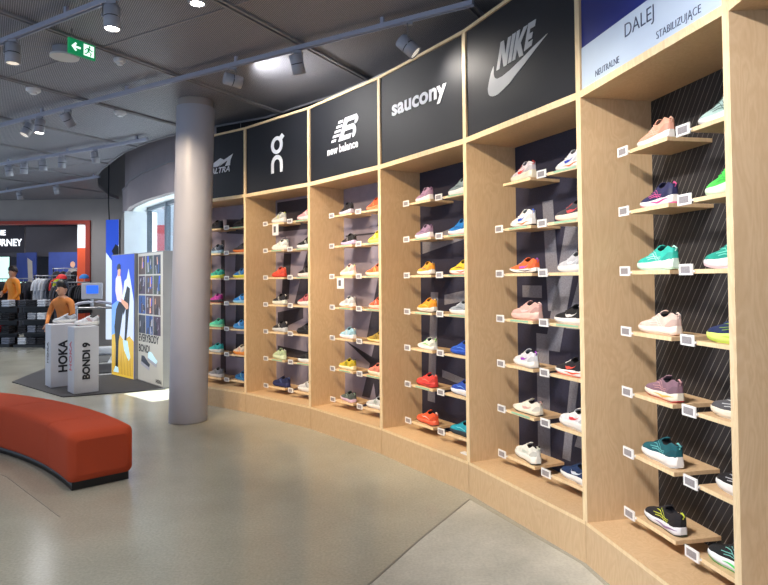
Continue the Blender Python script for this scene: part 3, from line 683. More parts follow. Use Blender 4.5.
# (bay,row,side): shape, [upper, midsole, outsole, mark, stripe, laces], description
D = {
 (6,0,0): ('r', [(240,176,150), W, W, (250,205,180), W, (245,200,185)], 'peach running shoe with white sole'),
 (6,1,0): ('r', [(44,46,88), W, (240,110,170), (220,90,150), (230,60,140), (60,60,100)], 'navy running shoe with pink striped sole'),
 (6,2,0): ('c', [(48,190,172), (214,240,226), (190,230,210), (190,240,230), (214,240,226), (70,200,185)], 'turquoise running shoe with pale mint sole'),
 (6,3,0): ('r', [(232,202,188), (240,226,212), (226,200,180), (245,225,215), (240,226,212), (235,215,205)], 'pale beige pink running shoe'),
 (6,4,0): ('r', [(140,108,122), CR, (190,60,60), (200,150,150), (245,180,90), (130,100,115)], 'mauve running shoe with orange edged cream sole'),
 (6,5,0): ('c', [(20,92,102), W, W, (110,190,190), W, (30,80,90)], 'dark teal running shoe with white sole'),
 (6,6,0): ('r', [(30,28,34), (225,225,228), (60,70,60), (210,220,70), (140,110,150), (40,40,44)], 'black running shoe with lilac and white sole'),
 (6,0,1): ('r', [(186,214,206), (236,240,240), LG, (100,130,120), (236,240,240), (90,110,100)], 'pale mint running shoe'),
 (6,1,1): ('c', [(90,228,96), (222,248,222), (200,235,205), (60,190,80), (222,248,222), (90,220,100)], 'bright green running shoe'),
 (6,2,1): ('c', [(30,160,140), (236,226,232), (236,210,225), (120,220,200), (236,226,232), (40,150,140)], 'deep teal running shoe with pinkish white sole'),
 (6,3,1): ('c', [(28,44,88), (214,238,120), (200,230,90), (120,150,60), (190,220,90), (40,60,110)], 'navy running shoe with lime sole'),
 (6,4,1): ('r', [(84,84,88), CR, CR, (200,200,200), CR, (60,60,64)], 'charcoal running shoe with cream sole'),
 (6,5,1): ('c', [BK, W, W, (200,200,205), W, BK], 'black running shoe with thick white sole'),
 (6,6,1): ('c', [(26,28,30), (235,238,240), (60,210,90), (120,190,180), (70,220,100), (30,30,34)], 'black running shoe with green tipped white sole'),
 (5,0,0): ('c', [(212,206,212), CR, CR, (230,60,50), CR, (235,120,110)], 'pale grey running shoe with red details'),
 (5,1,0): ('r', [(240,240,240), W, BK, (40,90,200), (245,110,50), W], 'white running shoe with orange sole panel'),
 (5,2,0): ('l', [(244,110,56), (240,236,230), BK, (180,90,200), (40,40,48), (170,150,150)], 'orange running shoe with grey collar'),
 (5,3,0): ('c', [(222,176,168), (226,190,180), (214,170,160), (240,205,200), (226,190,180), (226,185,178)], 'dusty pink running shoe'),
 (5,4,0): ('r', [(224,226,232), W, LG, (160,40,190), W, W], 'white running shoe with purple mark'),
 (5,5,0): ('l', [(236,232,218), CR, BK, (214,170,160), CR, CR], 'cream running shoe with black heel outsole'),
 (5,6,0): ('c', [(236,238,230), (240,240,232), BK, (205,215,205), (240,240,232), W], 'white running shoe with green tinted sole'),
 (5,0,1): ('r', [(238,238,240), W, W, (40,70,190), (246,110,50), W], 'white running shoe with blue mark and orange stripe'),
 (5,1,1): ('c', [(70,66,74), CR, (210,150,140), (230,80,80), CR, (200,90,90)], 'dark patterned running shoe with cream sole'),
 (5,2,1): ('c', [(196,198,204), W, LG, (232,232,238), W, (205,205,210)], 'silver grey running shoe'),
 (5,3,1): ('r', [(24,24,28), W, W, W, W, BK], 'black running shoe with white mark'),
 (5,4,1): ('r', [(34,32,38), W, (240,80,60), (245,90,70), (245,90,60), W], 'black running shoe with red mark'),
 (5,5,1): ('c', [(238,236,238), W, W, (230,60,70), W, (60,60,66)], 'white running shoe with red mark and dark collar'),
 (5,6,1): ('r', [(24,50,92), W, W, (220,230,240), W, (30,60,100)], 'navy blue running shoe with white mark'),
 (4,0,0): ('r', [(176,140,170), (242,238,240), W, (140,100,140), W, (170,130,160)], 'mauve running shoe with pointed heel'),
 (4,1,0): ('r', [(160,132,160), (242,238,240), (225,200,220), (120,90,130), W, (150,120,150)], 'mauve running shoe with white sole'),
 (4,2,0): ('r', [(246,166,50), (224,220,214), (120,100,90), (120,120,120), (224,220,214), (110,110,110)], 'amber running shoe with grey collar'),
 (4,3,0): ('r', [(244,160,40), (210,206,200), DG, (250,200,90), (180,176,170), (230,150,60)], 'golden orange running shoe with grey sole'),
 (4,4,0): ('l', [(222,226,216), W, LG, (110,200,90), W, (90,180,90)], 'white running shoe with green collar'),
 (4,5,0): ('r', [(232,72,64), (210,64,60), (120,30,36), (250,130,110), (150,40,44), (220,70,60)], 'coral red running shoe with maroon outsole'),
 (4,6,0): ('r', [(240,92,50), (236,110,80), (70,60,62), (240,200,190), (230,90,50), BK], 'orange red running shoe with black collar'),
 (4,0,1): ('c', [(136,154,158), W, W, (70,90,96), W, (110,130,130)], 'grey green running shoe'),
 (4,1,1): ('r', [(30,130,208), (236,240,248), (250,160,170), (20,90,170), W, (40,140,210)], 'bright blue running shoe with pink edged sole'),
 (4,2,1): ('r', [(236,206,60), (240,236,230), (230,90,70), (150,90,50), (240,110,90), (220,190,60)], 'yellow running shoe with red and white sole'),
 (4,3,1): ('r', [(160,170,182), W, LG, (120,130,140), W, LG], 'light grey running shoe'),
 (4,4,1): ('r', [(32,84,190), (40,90,200), NAVY, (90,140,230), (30,70,170), (40,90,200)], 'royal blue running shoe with matching sole'),
 (4,5,1): ('c', [(36,76,180), (226,232,244), NAVY, (110,160,240), W, (50,90,190)], 'royal blue running shoe with white sole'),
 (4,6,1): ('r', [(26,160,184), (40,60,70), BK, (120,220,230), (26,50,60), (30,120,140)], 'teal running shoe with black sole'),
 (3,0,0): ('r', [(34,32,38), (214,206,226), (160,150,180), DG, W, BK], 'black high heeled running shoe'),
 (3,1,0): ('r', [(30,30,34), (206,190,226), (150,140,170), GR, (190,170,220), BK], 'black running shoe with lilac sole'),
 (3,2,0): ('c', [(240,196,190), (246,232,214), (220,214,130), (160,190,110), (240,220,200), (150,190,120)], 'pink and cream running shoe'),
 (3,3,0): ('r', [(214,216,220), W, (210,150,90), GR, (226,170,110), LG], 'grey running shoe with tan sole'),
 (3,4,0): ('r', [(160,206,226), (236,240,244), (220,200,190), W, W, (150,200,220)], 'pale blue running shoe'),
 (3,5,0): ('r', [(206,186,50), (240,232,190), (210,200,150), (90,110,50), CR, (180,170,50)], 'mustard yellow running shoe'),
 (3,6,0): ('l', [(88,100,98), (226,200,226), (216,190,216), (170,200,180), (226,200,226), (100,120,110)], 'dark grey green shoe with lilac sole'),
 (3,0,1): ('r', [(240,96,56), (236,150,110), ORG, (90,160,90), ORG, (240,120,70)], 'orange running shoe'),
 (3,1,1): ('r', [(242,214,52), (250,232,120), (230,200,60), W, (250,232,120), (240,214,80)], 'yellow running shoe'),
 (3,2,1): ('r', [(240,108,62), (246,226,200), (230,190,150), (250,220,120), CR, (250,150,90)], 'orange running shoe with cream sole'),
 (3,3,1): ('r', [(238,96,58), (240,206,190), (236,120,70), W, (240,190,170), (240,110,70)], 'red orange running shoe'),
 (3,4,1): ('l', [(168,140,56), (226,200,120), (140,110,60), (100,90,50), CR, (150,130,60)], 'olive gold running shoe'),
 (3,5,1): ('r', [(240,140,120), (240,232,206), (220,220,160), (110,150,110), CR, (240,110,90)], 'coral running shoe with cream sole'),
 (3,6,1): ('r', [(206,210,212), W, LG, (90,130,110), W, DG], 'white and grey running shoe'),
 (2,0,0): ('c', [(208,212,206), W, LG, (210,220,80), W, LG], 'light grey running shoe with yellow detail'),
 (2,1,0): ('c', [(232,236,232), W, LG, (170,190,180), W, W], 'white running shoe'),
 (2,2,0): ('r', [(226,86,66), (210,70,56), (150,50,50), (240,140,110), (210,80,60), (200,100,90)], 'coral red running shoe'),
 (2,3,0): ('c', [(46,44,50), (224,232,220), LG, W, W, BK], 'black running shoe with pale sole'),
 (2,4,0): ('c', [(52,52,58), (206,212,216), LG, W, LG, DG], 'charcoal running shoe with grey white sole'),
 (2,5,0): ('c', [(196,220,176), (222,238,204), (190,214,170), W, (222,238,204), (200,224,180)], 'pale green running shoe'),
 (2,6,0): ('c', [(36,44,88), (44,52,100), NAVY, (90,110,170), (44,52,100), (46,50,96)], 'navy running shoe'),
 (2,0,1): ('c', [(226,164,170), (240,220,220), (230,190,190), W, W, (230,170,176)], 'pink running shoe'),
 (2,1,1): ('c', [(30,30,34), (228,232,232), LG, W, W, BK], 'black running shoe with thick white sole'),
 (2,2,1): ('c', [(36,34,38), (236,226,222), LG, (140,140,140), W, DG], 'black and white running shoe'),
 (2,3,1): ('c', [(206,110,116), W, LG, BK, W, (150,60,66)], 'rose red running shoe'),
 (2,4,1): ('c', [(24,24,28), (30,30,34), BK, DG, BK, BK], 'all black running shoe'),
 (2,5,1): ('c', [(28,28,32), (226,230,232), LG, DG, W, BK], 'black running shoe with white sole'),
 (2,6,1): ('c', [(214,216,220), W, LG, BK, W, W], 'white running shoe with black detail'),
 (1,0,0): ('r', [(28,28,32), (40,42,46), (90,150,90), DG, BK, BK], 'black running shoe with green outsole'),
 (1,1,0): ('r', [(70,80,96), (150,190,214), (190,226,200), LG, (170,200,220), DG], 'slate running shoe with pale blue sole'),
 (1,2,0): ('r', [(60,186,160), (222,232,90), (220,230,80), (30,90,90), (222,232,90), (90,210,180)], 'mint running shoe with lime sole'),
 (1,3,0): ('r', [(206,70,170), (60,60,70), (230,90,60), (240,120,190), (60,60,70), (200,60,160)], 'magenta running shoe'),
 (1,4,0): ('r', [(96,220,180), (160,240,190), (226,80,50), (60,190,150), (160,240,190), (110,220,180)], 'mint green running shoe'),
 (1,5,0): ('r', [(60,196,196), (224,240,236), LG, (30,130,140), W, (80,200,200)], 'turquoise running shoe'),
 (1,6,0): ('r', [(140,144,150), (222,222,220), LG, DG, W, GR], 'grey running shoe'),
 (1,0,1): ('r', [(34,32,34), (40,38,40), BK, (80,60,50), BK, BK], 'all black running shoe'),
 (1,1,1): ('r', [(60,60,66), (240,130,40), (240,120,40), DG, ORG, BK], 'black running shoe with orange sole'),
 (1,2,1): ('r', [(44,128,200), (226,222,60), (220,210,60), (230,230,90), (226,222,60), (60,140,210)], 'blue running shoe with yellow sole'),
 (1,3,1): ('r', [(36,134,214), (150,206,236), (210,210,80), W, (150,206,236), (50,140,220)], 'bright blue running shoe'),
 (1,4,1): ('r', [(40,130,204), (60,150,216), (40,100,170), W, (60,150,216), (50,140,210)], 'sky blue running shoe with matching sole'),
 (1,5,1): ('r', [(238,226,206), (244,160,70), (240,130,50), ORG, (246,150,60), W], 'cream running shoe with orange sole'),
 (1,6,1): ('r', [(30,100,160), (40,120,180), (190,214,226), (120,200,220), (60,150,200), (30,60,100)], 'dark blue running shoe'),
}
BN = {1: 'peak logo', 2: 'ring and arch sign', 3: 'striped block logo', 4: 'rounded one word sign', 5: 'check mark sign', 6: 'pale blue sign'}
ORD = ['top', 'second', 'third', 'fourth', 'fifth', 'sixth', 'bottom']
STY = {1: 'stripes', 2: 'plain', 3: 'letter', 4: 'wave', 5: 'check', 6: 'cross'}
rnd = random.Random(3)
for (b, r, s), (kd, cols, desc) in D.items():
    o = shoe(b, r, s, kd, STY[b], cols, desc)
    cx = BX(b, s)+.118+rnd.uniform(-.006, .03); a = rnd.uniform(-13, 3); sc = rnd.uniform(.84, .89)
    o.matrix_world = BAYS[b][0].matrix_world @ Matrix.Translation((cx, .230, ROWZ[r]+.0003)) @ Matrix.Rotation(R(a), 4, 'Z') @ Matrix.Scale(sc, 4)
    tag(o, '%s, %s row, %s shelf, %s' % (desc, ORD[r], 'left' if s == 0 else 'right', BN[b]), 'shoe', 'running shoes on the curved wall shelves')

# ------------------------------------------------------------------ BENCH
CB = Vector((-5.65, 1.06)); RN, RF = 4.62, 5.05; A0, A1 = 40.2, 84
bench = tag(empty('curved_bench'), 'long curved rust orange upholstered bench on a recessed black base', 'bench'); bench.location = (CB.x, CB.y, 0)
def arcsec(prof, angs, cap=True):
    return MB().loft([[(r*math.cos(R(a)), r*math.sin(R(a)), z) for r, z in prof] for a in angs], cap=cap)
def rprof(r0, r1, z0, z1, rd, ins=0):
    p = []
    for cx, cz, s0 in ((r1-rd, z0+rd, -90), (r1-rd, z1-rd, 0), (r0+rd, z1-rd, 90), (r0+rd, z0+rd, 180)):
        for k in range(5): a = R(s0+90*k/4); p.append((cx+(rd-ins)*math.cos(a), cz+(rd-ins)*math.sin(a)))
    return p
def segment(a0, a1):
    rings = []; rd = .045
    for da, ins in ((0, .05), (.12, .03), (.35, .012), (.5, .005), (.8, 0)): rings.append((a0+da, ins))
    m = int((a1-a0)/1.2)
    for i in range(1, m): rings.append((a0+.8+(a1-a0-1.6)*i/m, 0))
    for da, ins in ((.8, 0), (.5, .005), (.35, .012), (.12, .03), (0, .05)): rings.append((a1-da, ins))
    rs = []
    for a, ins in rings:
        pr = []
        mid = ((RN+RF)/2, .225)
        for r_, z_ in rprof(RN, RF, .045, .385, rd):
            pr.append((r_+(mid[0]-r_)*ins/.22, z_+(mid[1]-z_)*ins/.16))
        rs.append([(r_*math.cos(R(a)), r_*math.sin(R(a)), z_) for r_, z_ in pr])
    return MB().loft(rs)
segment(A0, A1).build('upholstery', M['bench'], bench)
for a in (46.5, 57, 68, 79):
    arcsec(rprof(RN-.0012, RF+.0012, .0438, .3862, .045), [a-.02, a+.02]).build('seam', M['bench'], bench)
arcsec([(RN+.03, 0), (RF-.03, 0), (RF-.03, .055), (RN+.03, .055)], [A0+.45+i*(A1-A0-1)/40 for i in range(41)]).build('base', M['black'], bench)

# ------------------------------------------------------------------ TRACKS, LAMPS, CEILING ITEMS
TR = {1: ((-4.9, 7.08), (.59, 3.83)), 2: ((-3.4, 4.74), (-1.1, 3.37)), 3: ((-6.9, 9.6), (-2.95, 7.47)), 4: ((-8.6, 12.42), (-4.8, 10.1))}
TD = {1: 'long grey lighting track running to the shelving above the rounded one word sign', 2: 'grey lighting track at the top left, nearest the camera',
      3: 'dark lighting track holding a row of five lamps', 4: 'farthest grey lighting track near the far wall'}
for k, (a, b) in TR.items():
    a, b = Vector(a), Vector(b); L = (b-a).length
    t = tag(empty('lighting_track', frame(a, b-a, 3.17)), TD[k], 'lighting track', 'ceiling lighting tracks')
    MB().box((0, -.02, 0), (L, -.008, .034)).box((0, .008, 0), (L, .02, .034)).box((0, -.008, .012), (L, .008, .034)).build('rail', M['track'], t)
    for i in range(int(L/1.4)+1):
        x = min(L-.1, .1+i*1.4)
        MB().box((x-.012, -.012, .034), (x+.012, .012, .08)).build('hanger', M['track'], t)
def aimed(loc, d):
    d = Vector(d).normalized(); return Matrix.Translation(loc) @ d.to_track_quat('-Z', 'Y').to_matrix().to_4x4()
LAMP = None
def lamp(x, y, target, label, energy=60, angle=50, col=(1, .9, .76), hot=False, blend=.6, z=3.06, group='track spotlights'):
    t = tag(empty('track_spotlight'), label, 'spotlight', group); t.location = (x, y, 3.17)
    d = (Vector(target)-Vector((x, y, z))).normalized(); h = Vector((x, y, z))-Vector((x, y, 3.17))
    m = aimed(h, d); n = 28
    def rg(r, zz): return [(r*math.cos(2*PI*k/n), r*math.sin(2*PI*k/n), zz) for k in range(n)]
    R0 = .05
    MB().loft([rg(R0*.9, .075), rg(R0, .07), rg(R0, .008)], cap=True).xf(m).build('housing', M['fixture'], t)
    MB().loft([rg(R0*.96, .008), rg(R0*.96, .001)]).xf(m).build('groove', M['black'], t)
    MB().loft([rg(R0, .001), rg(R0, -.07), rg(R0*.88, -.072), rg(R0*.86, -.062), rg(.001, -.062)], cap=False).xf(m).build('head', M['fixture'], t)
    MB().loft([rg(R0*.84, -.060), rg(R0*.84, -.0635)]).xf(m).build('lens', M['lens_hot'] if hot else M['lens'], t)
    MB().box((-.03, -.016, -.022), (.03, .016, 0)).build('adapter', M['fixture'], t)
    side = d.cross(Vector((0, 0, 1))).normalized()*.058
    MB().tube([Vector((0, 0, -.02)), side*.9+Vector((0, 0, -.03)), side+h, side*.8+h], .006, 6).build('bracket', M['fixture'], t)
    if energy:
        l = bpy.data.lights.new('spot', 'SPOT'); l.energy = energy; l.spot_size = R(angle); l.spot_blend = blend; l.color = col; l.shadow_soft_size = .035
        lo = bpy.data.objects.new('spot_light', l); C.objects.link(lo); lo.matrix_world = Matrix.Translation((x, y, 3.17)) @ m @ Matrix.Translation((0, 0, -.075))
    return t
WARM = (1, .77, .52); NEU = (1, .92, .82)
lamp(.18, 4.07, (.78, 3.98, 2.42), 'spotlight at the track end near the rounded one word sign', 13, 130, NEU, z=3.0, blend=1)
lamp(-.65, 4.56, (-.3, 5.1, 1.2), 'spotlight on the long track, second from its right end', 60, 60, WARM)
lamp(-1.23, 4.91, (-.35, 5.45, 2.92), 'spotlight on the long track just right of the column top', 60, 150, (1, .96, .92))
lamp(-3.21, 6.08, (-2.4, 7.4, 1), 'tilted spotlight, rightmost of three on the long track\'s left part', 40, 60, NEU)
lamp(-3.64, 6.33, (-3.75, 6.2, 0), 'spotlight pointing straight down, middle of three on the long track\'s left part', 50, 70, NEU, hot=True)
lamp(-3.85, 6.46, (-4.6, 5.4, .6), 'spotlight pointing left, leftmost of three on the long track\'s left part', 40, 60, NEU)
lamp(-2.67, 4.3, (-2.6, 4.15, 0), 'large spotlight at the left edge hanging from the nearest track', 20, 60, NEU)
lamp(-1.69, 3.72, (-1.62, 3.6, 0), 'large dark spotlight at the top, right of the green exit sign', 60, 80, NEU, hot=True)
for i, (x, y) in enumerate([(-5.56, 8.88), (-5.23, 8.7), (-4.83, 8.48), (-4.45, 8.28), (-3.83, 7.95)]):
    lamp(x, y, (x+.25*(-1)**i, y+.4, 0), ['first from the left', 'second from the left', 'third from the left', 'fourth from the left', 'fifth and rightmost'][i]+' of the spotlights on the dark middle track', 35, 80, NEU)
lamp(-6.93, 11.4, (-6.8, 12, 0), 'left spotlight of two on the farthest track', 60, 80, NEU); lamp(-5.87, 10.75, (-5.6, 11.3, 0), 'right spotlight of two on the farthest track', 60, 80, NEU)
# bright downlight at the top edge
dl = tag(empty('downlight'), 'glaring round ceiling downlight at the top of the view', 'ceiling light'); dl.location = (-1.19, 3.83, 3.25)
n = 28; rg = lambda r, z: [(r*math.cos(2*PI*k/n), r*math.sin(2*PI*k/n), z) for k in range(n)]
MB().loft([rg(.06, 0), rg(.06, -.05), rg(.045, -.055), rg(.04, -.045)], cap=False).build('trim_ring', M['fixture'], dl)
MB().loft([rg(.042, -.044), rg(.042, -.050)]).build('lens', M['lens_hot'], dl)
# detectors
for (x, y), lab in (((-3.29, 5.61), 'white smoke detector at the left below the green exit sign'), ((-2.82, 6.4), 'white oval smoke detector left of the column top'), ((-2.15, 4.87), 'small grey smoke detector right of the green exit sign')):
    t = tag(empty('smoke_detector'), lab, 'smoke detector', 'ceiling smoke detectors'); t.location = (x, y, 3.232); k = .75 if 'small' in lab else 1
    MB().loft([rg(.062*k, 0), rg(.062*k, -.02), rg(.05*k, -.032)]).build('base', M['plastic_white'], t); MB().loft([rg(.035*k, -.032), rg(.028*k, -.05)]).build('sensor', M['plastic_white'], t)
t = tag(empty('ceiling_speaker'), 'grey cylindrical ceiling speaker beside the green exit sign', 'speaker'); t.location = (-2.50, 4.68, 3.25)
MB().loft([rg(.085, 0), rg(.085, -.06)]).build('housing', M['fixture'], t); MB().loft([rg(.105, -.06), rg(.105, -.075)]).build('grille', M['plastic_white'], t)
# exit sign
ex = tag(empty('exit_sign', frame((-2.25, 4.26), (.5, .866), 3.055) @ Matrix.Scale(.9, 4)), 'green illuminated emergency exit sign with arrow and running figure', 'exit sign')
MB().box((0, -.012, 0), (.23, .012, .125)).build('panel', M['exit_green'], ex, bevel=.002)
for x in (.03, .2): MB().box((x-.003, -.003, .125), (x+.003, .003, .205)).build('hanger', M['chrome'], ex)
MB().plate([(.02, .062), (.055, .098), (.066, .088), (.05, .070), (.098, .070), (.098, .054), (.05, .054), (.066, .036), (.055, .026)], -.014, -.0122).build('arrow', M['exit_white'], ex)
MB().box((.125, -.0138, .018), (.215, -.0122, .110)).build('door_symbol', M['exit_white'], ex)
f = MB()
f.plate([(.175+.009*math.cos(k*PI/5), .096+.009*math.sin(k*PI/5)) for k in range(10)], -.0155, -.014)
for pl in ([(.160, .086), (.180, .086), (.172, .054), (.156, .056)], [(.160, .086), (.142, .076), (.132, .06), (.138, .058), (.150, .072), (.162, .076)], [(.178, .084), (.192, .07), (.204, .074), (.205, .067), (.190, .062), (.174, .074)],
           [(.160, .058), (.148, .042), (.130, .036), (.132, .029), (.152, .034), (.170, .054)], [(.168, .058), (.184, .042), (.178, .022), (.186, .021), (.194, .044), (.174, .062)]): f.plate(pl, -.0155, -.014)
f.build('running_figure', M['exit_green'], ex)

# ------------------------------------------------------------------ PODIUMS, MAT, POSTERS, TREADMILL
mat_ = MB().prism([(-5.26, 8.5), (-3.93, 7.36), (-2.86, 7.85), (-3.3, 8.9), (-4.6, 10.0), (-5.6, 10.1)], .001, .012).build('entrance_mat', M['mat'])
tag(mat_, 'dark grey floor mat under the podiums and posters', 'mat')
def podium(name, o, ang, w, d, h, label):
    r = tag(empty(name, frame(o, (math.cos(R(ang)), math.sin(R(ang))), .0125)), label, 'podium', 'white display podiums')
    MB().box((0, 0, 0), (w, d, h)).build('body', M['podium'], r, bevel=.004)
    return r
# front faces look towards the camera
p1 = podium('display_podium', (-4.42, 7.97), 42, .30, .30, .83, 'grey white podium with tall black letters reading upwards, the left one')
text('lettering', 'HOKA', .148, M['podium_text'], p1, face_m(.15, -.003, .40, R(90)), depth=.003, offset=.005, sx=1.0)
text('lettering', 'HOKA', .10, M['podium_text'], p1, Matrix.Translation((-.003, .15, .45)) @ Matrix.Rotation(R(-90), 4, 'Z') @ Matrix.Rotation(R(90), 4, 'X') @ Matrix.Rotation(R(90), 4, 'Z'), depth=.003)
p2 = podium('display_podium', (-3.87, 7.50), 42, .29, .29, .83, 'white podium with the word and number nine reading upwards, nearest the camera')
text('lettering', 'BONDI 9', .118, M['podium_text'], p2, face_m(.145, -.003, .40, R(90)), depth=.003, offset=.005, sx=1.0)
text('lettering', 'HOKA', .13, M['pink_text'], p2, Matrix.Translation((-.003, .145, .46)) @ Matrix.Rotation(R(-90), 4, 'Z') @ Matrix.Rotation(R(90), 4, 'X') @ Matrix.Rotation(R(90), 4, 'Z'), depth=.003, offset=.003)
def loose_shoe(pos, rz, cols, label, sc=1.0):
    o = shoe(0, 0, 0, 'c', 'plain', cols, label)
    o.matrix_world = Matrix.Translation(pos) @ Matrix.Rotation(R(rz), 4, 'Z') @ Matrix.Scale(sc, 4); tag(o, label, 'shoe')
loose_shoe((-3.87, 7.81, .8428), 42, [(232, 232, 236), W, LG, (200, 120, 120), W, W], 'white thick soled shoe on top of the nearest podium')
loose_shoe((-4.41, 8.28, .8428), 42, [(190, 196, 204), W, LG, DG, W, W], 'grey thick soled shoe on top of the left podium')

# advert 1: runner light box
a, b = Vector((-4.12, 9.08)), Vector((-3.56, 8.56)); L = (b-a).length
ad = tag(empty('advertising_panel', frame(a, b-a, .0125)), 'tall lit poster of a person in lilac top balancing before a snowy mountain', 'advertising display', 'advertising panels by the window')
MB().box((0, 0, 0), (L, .10, 1.80)).build('frame', M['p_frame'], ad)
y = -.002
pr = MB().box((.01, y, .01), (L-.01, 0, 1.79)).build('print', M['p_sky'], ad)
def lay(pts, mat, k, nm='print_layer'): return MB().plate([(px*L, pz*1.8) for px, pz in pts], y-.0004*k-.0004, y-.0004*k).build(nm, mat, pr)
lay([(.02, .30), (.98, .30), (.98, .60), (.5, .66), (.02, .58)], M['p_sky2'], 1)
lay([(.38, .30), (.98, .28), (.98, .62), (.88, .74), (.76, .88), (.68, .80), (.58, .78), (.48, .62)], M['p_mount'], 2)
lay([(.02, .003), (.98, .003), (.98, .30), (.8, .34), (.55, .30), (.3, .36), (.02, .33)], M['p_grass'], 3)
for i in range(14):
    gx = .05+.065*i; lay([(gx, .02), (gx+.03, .02), (gx+.04, .16+.05*math.sin(i*2.1)), (gx+.03, .2+.06*math.sin(i*1.3))], M['p_grass2'], 4)
lay([(.18, .04), (.30, .05), (.33, .28), (.50, .50), (.60, .58), (.44, .66), (.22, .55), (.14, .40), (.20, .25)], M['p_black'], 5)
lay([(.50, .58), (.70, .74), (.82, .72), (.80, .60), (.72, .40), (.66, .28), (.58, .28), (.62, .42), (.64, .56), (.55, .50)], M['p_black'], 6)
lay([(.26, .62), (.52, .60), (.50, .72), (.42, .82), (.30, .84), (.20, .80), (.18, .70)], M['p_lilac'], 7)
lay([(.44, .64), (.74, .60), (.76, .56), (.68, .55), (.46, .60)], M['p_skin'], 8)
lay([(.28, .82), (.40, .82), (.42, .88), (.38, .91), (.30, .90)], M['p_skin'], 8)
lay([(.27, .87), (.36, .88), (.42, .875), (.42, .91), (.36, .925), (.28, .915), (.25, .89)], M['p_black'], 9)
lay([(.52, .30), (.72, .30), (.84, .17), (.78, .14), (.58, .22)], M['p_shoe'], 9)
lay([(.10, .03), (.34, .03), (.32, .07), (.20, .08)], M['p_shoe'], 9)
# advert 2: photo wall
a, b = Vector((-3.52, 8.58)), Vector((-2.90, 7.88)); L2 = (b-a).length
ad2 = tag(empty('advertising_panel', frame(a, b-a, .0125)), 'tall pale poster with a grid of twelve photos beside the column', 'advertising display', 'advertising panels by the window')
MB().box((0, 0, 0), (L2, .16, 1.80)).build('frame', M['p_frame'], ad2)
pr2 = MB().box((.012, -.002, .012), (L2-.012, 0, 1.788)).build('print', M['p_grey'], ad2)
tx = [.05, .345, .64]; rr = random.Random(5)
for i in range(4):
    for j in range(3):
        x0 = tx[j]*L2; x1 = x0+.27*L2; z1 = 1.75-i*.275; z0 = z1-.255
        tl = MB().plate([(x0, z0), (x1, z0), (x1, z1), (x0, z1)], -.0030, -.0021); t_ = TILE[(i*3+j*2+1) % 5]; to = tl.build('photo', t_, pr2)
        for k in range(7):                                   # people and scenery in each photo
            g = MB(); cx = x0+(x1-x0)*rr.uniform(.12, .88); cz = z0+(z1-z0)*rr.uniform(.12, .85); w_ = rr.uniform(.012, .04); h_ = rr.uniform(.03, .09); sk_ = rr.uniform(-.03, .03)
            cl = lambda v, a, c: min(max(v, a), c)
            pts = [(cl(cx-w_, x0, x1), cl(cz-h_, z0, z1)), (cl(cx+w_, x0, x1), cl(cz-h_*.8, z0, z1)), (cl(cx+w_*.7+sk_, x0, x1), cl(cz+h_, z0, z1)), (cl(cx-w_*.5+sk_, x0, x1), cl(cz+h_*.8, z0, z1))]
            g.plate(pts, -.0032-.0002*k, -.0031-.0002*k); g.build('photo_shape', rr.choice(TILE+[M['p_skin'], M['p_black'], M['p_sky'], M['p_black']]), to)
text('lettering', 'EVERYBODY\nBOND!', .145, M['podium_text'], pr2, face_m(.05*L2, -.003, .53), depth=.001, offset=.003, sx=.92, align='LEFT')
text('lettering', 'HOKA', .07, M['podium_text'], pr2, face_m(.84*L2, -.003, .06), depth=.001, offset=.002)
for k, (sx_, sz_, mt) in enumerate(((.14, .26, TILE[0]), (.40, .33, M['p_shoe']))):
    MB().plate([(sx_, sz_), (sx_+.30, sz_-.05), (sx_+.34, sz_), (sx_+.26, sz_+.03), (sx_+.12, sz_+.10), (sx_+.02, sz_+.10)], -.004, -.003).build('printed_shoe', mt, pr2)
    MB().plate([(sx_-.01, sz_-.02), (sx_+.31, sz_-.085), (sx_+.34, sz_-.005), (sx_+.30, sz_-.04), (sx_, sz_+.02)], -.005, -.0041).build('printed_sole', TILE[5], pr2)
# third hanging poster in the back
a3 = tag(empty('advertising_panel', frame((-5.12, 11.05), (.26, -.05), .35)), 'tall narrow blue and lilac poster standing behind the treadmill', 'advertising display', 'advertising panels by the window')
MB().box((0, 0, 0), (.26, .06, 2.2)).build('frame', M['p_frame'], a3)
q3 = MB().box((.0, -.003, 0), (.26, -.0005, 2.2)).build('print', M['p_mount'], a3)
MB().plate([(.0, 1.6), (.14, 1.42), (.26, 1.75), (.26, 2.2), (0, 2.2)], -.005, -.0032).build('print_layer', M['p_sky'], q3)
MB().plate([(.12, 1.62), (.2, 1.75), (.26, 1.7), (.26, 1.35), (.18, 1.5)], -.006, -.0051).build('print_layer', M['p_black'], q3)
# treadmill
tm = tag(empty('treadmill', frame((-4.70, 9.02), (.93, .36), .0125) @ Matrix.Diagonal((.72, .8, 1, 1))), 'grey treadmill with blue screen behind the podiums', 'treadmill')
MB().box((.05, 0, .0), (.78, 1.5, .16)).build('deck', M['chrome'], tm, bevel=.02)
MB().box((.14, .05, .16), (.69, 1.45, .172)).build('running_belt', M['black'], tm)
MB().box((.1, 1.2, .172), (.73, 1.48, .30)).build('motor_cover', M['plastic_white'], tm, bevel=.03)
for x in (.03, .80): MB().tube([(x, .5, .15), (x, .6, .7), (x, .62, .98)], .025, 8).build('upright', M['chrome'], tm)
MB().tube([(.03, .1, 1.0)]+[(.415-.385*math.cos(R(k*15)), .1, 1.02+.07*math.sin(R(k*15))) for k in range(13)]+[(.80, .1, 1.0)], .022, 8).build('front_handle', M['track'], tm)
for x in (.03, .80): MB().tube([(x, .1, 1.0), (x, .62, 1.0)], .022, 8).build('side_handle', M['track'], tm)
cs = MB().box((.12, .60, 1.12), (.54, .68, 1.38)).build('console', M['fixture'], tm, bevel=.015)
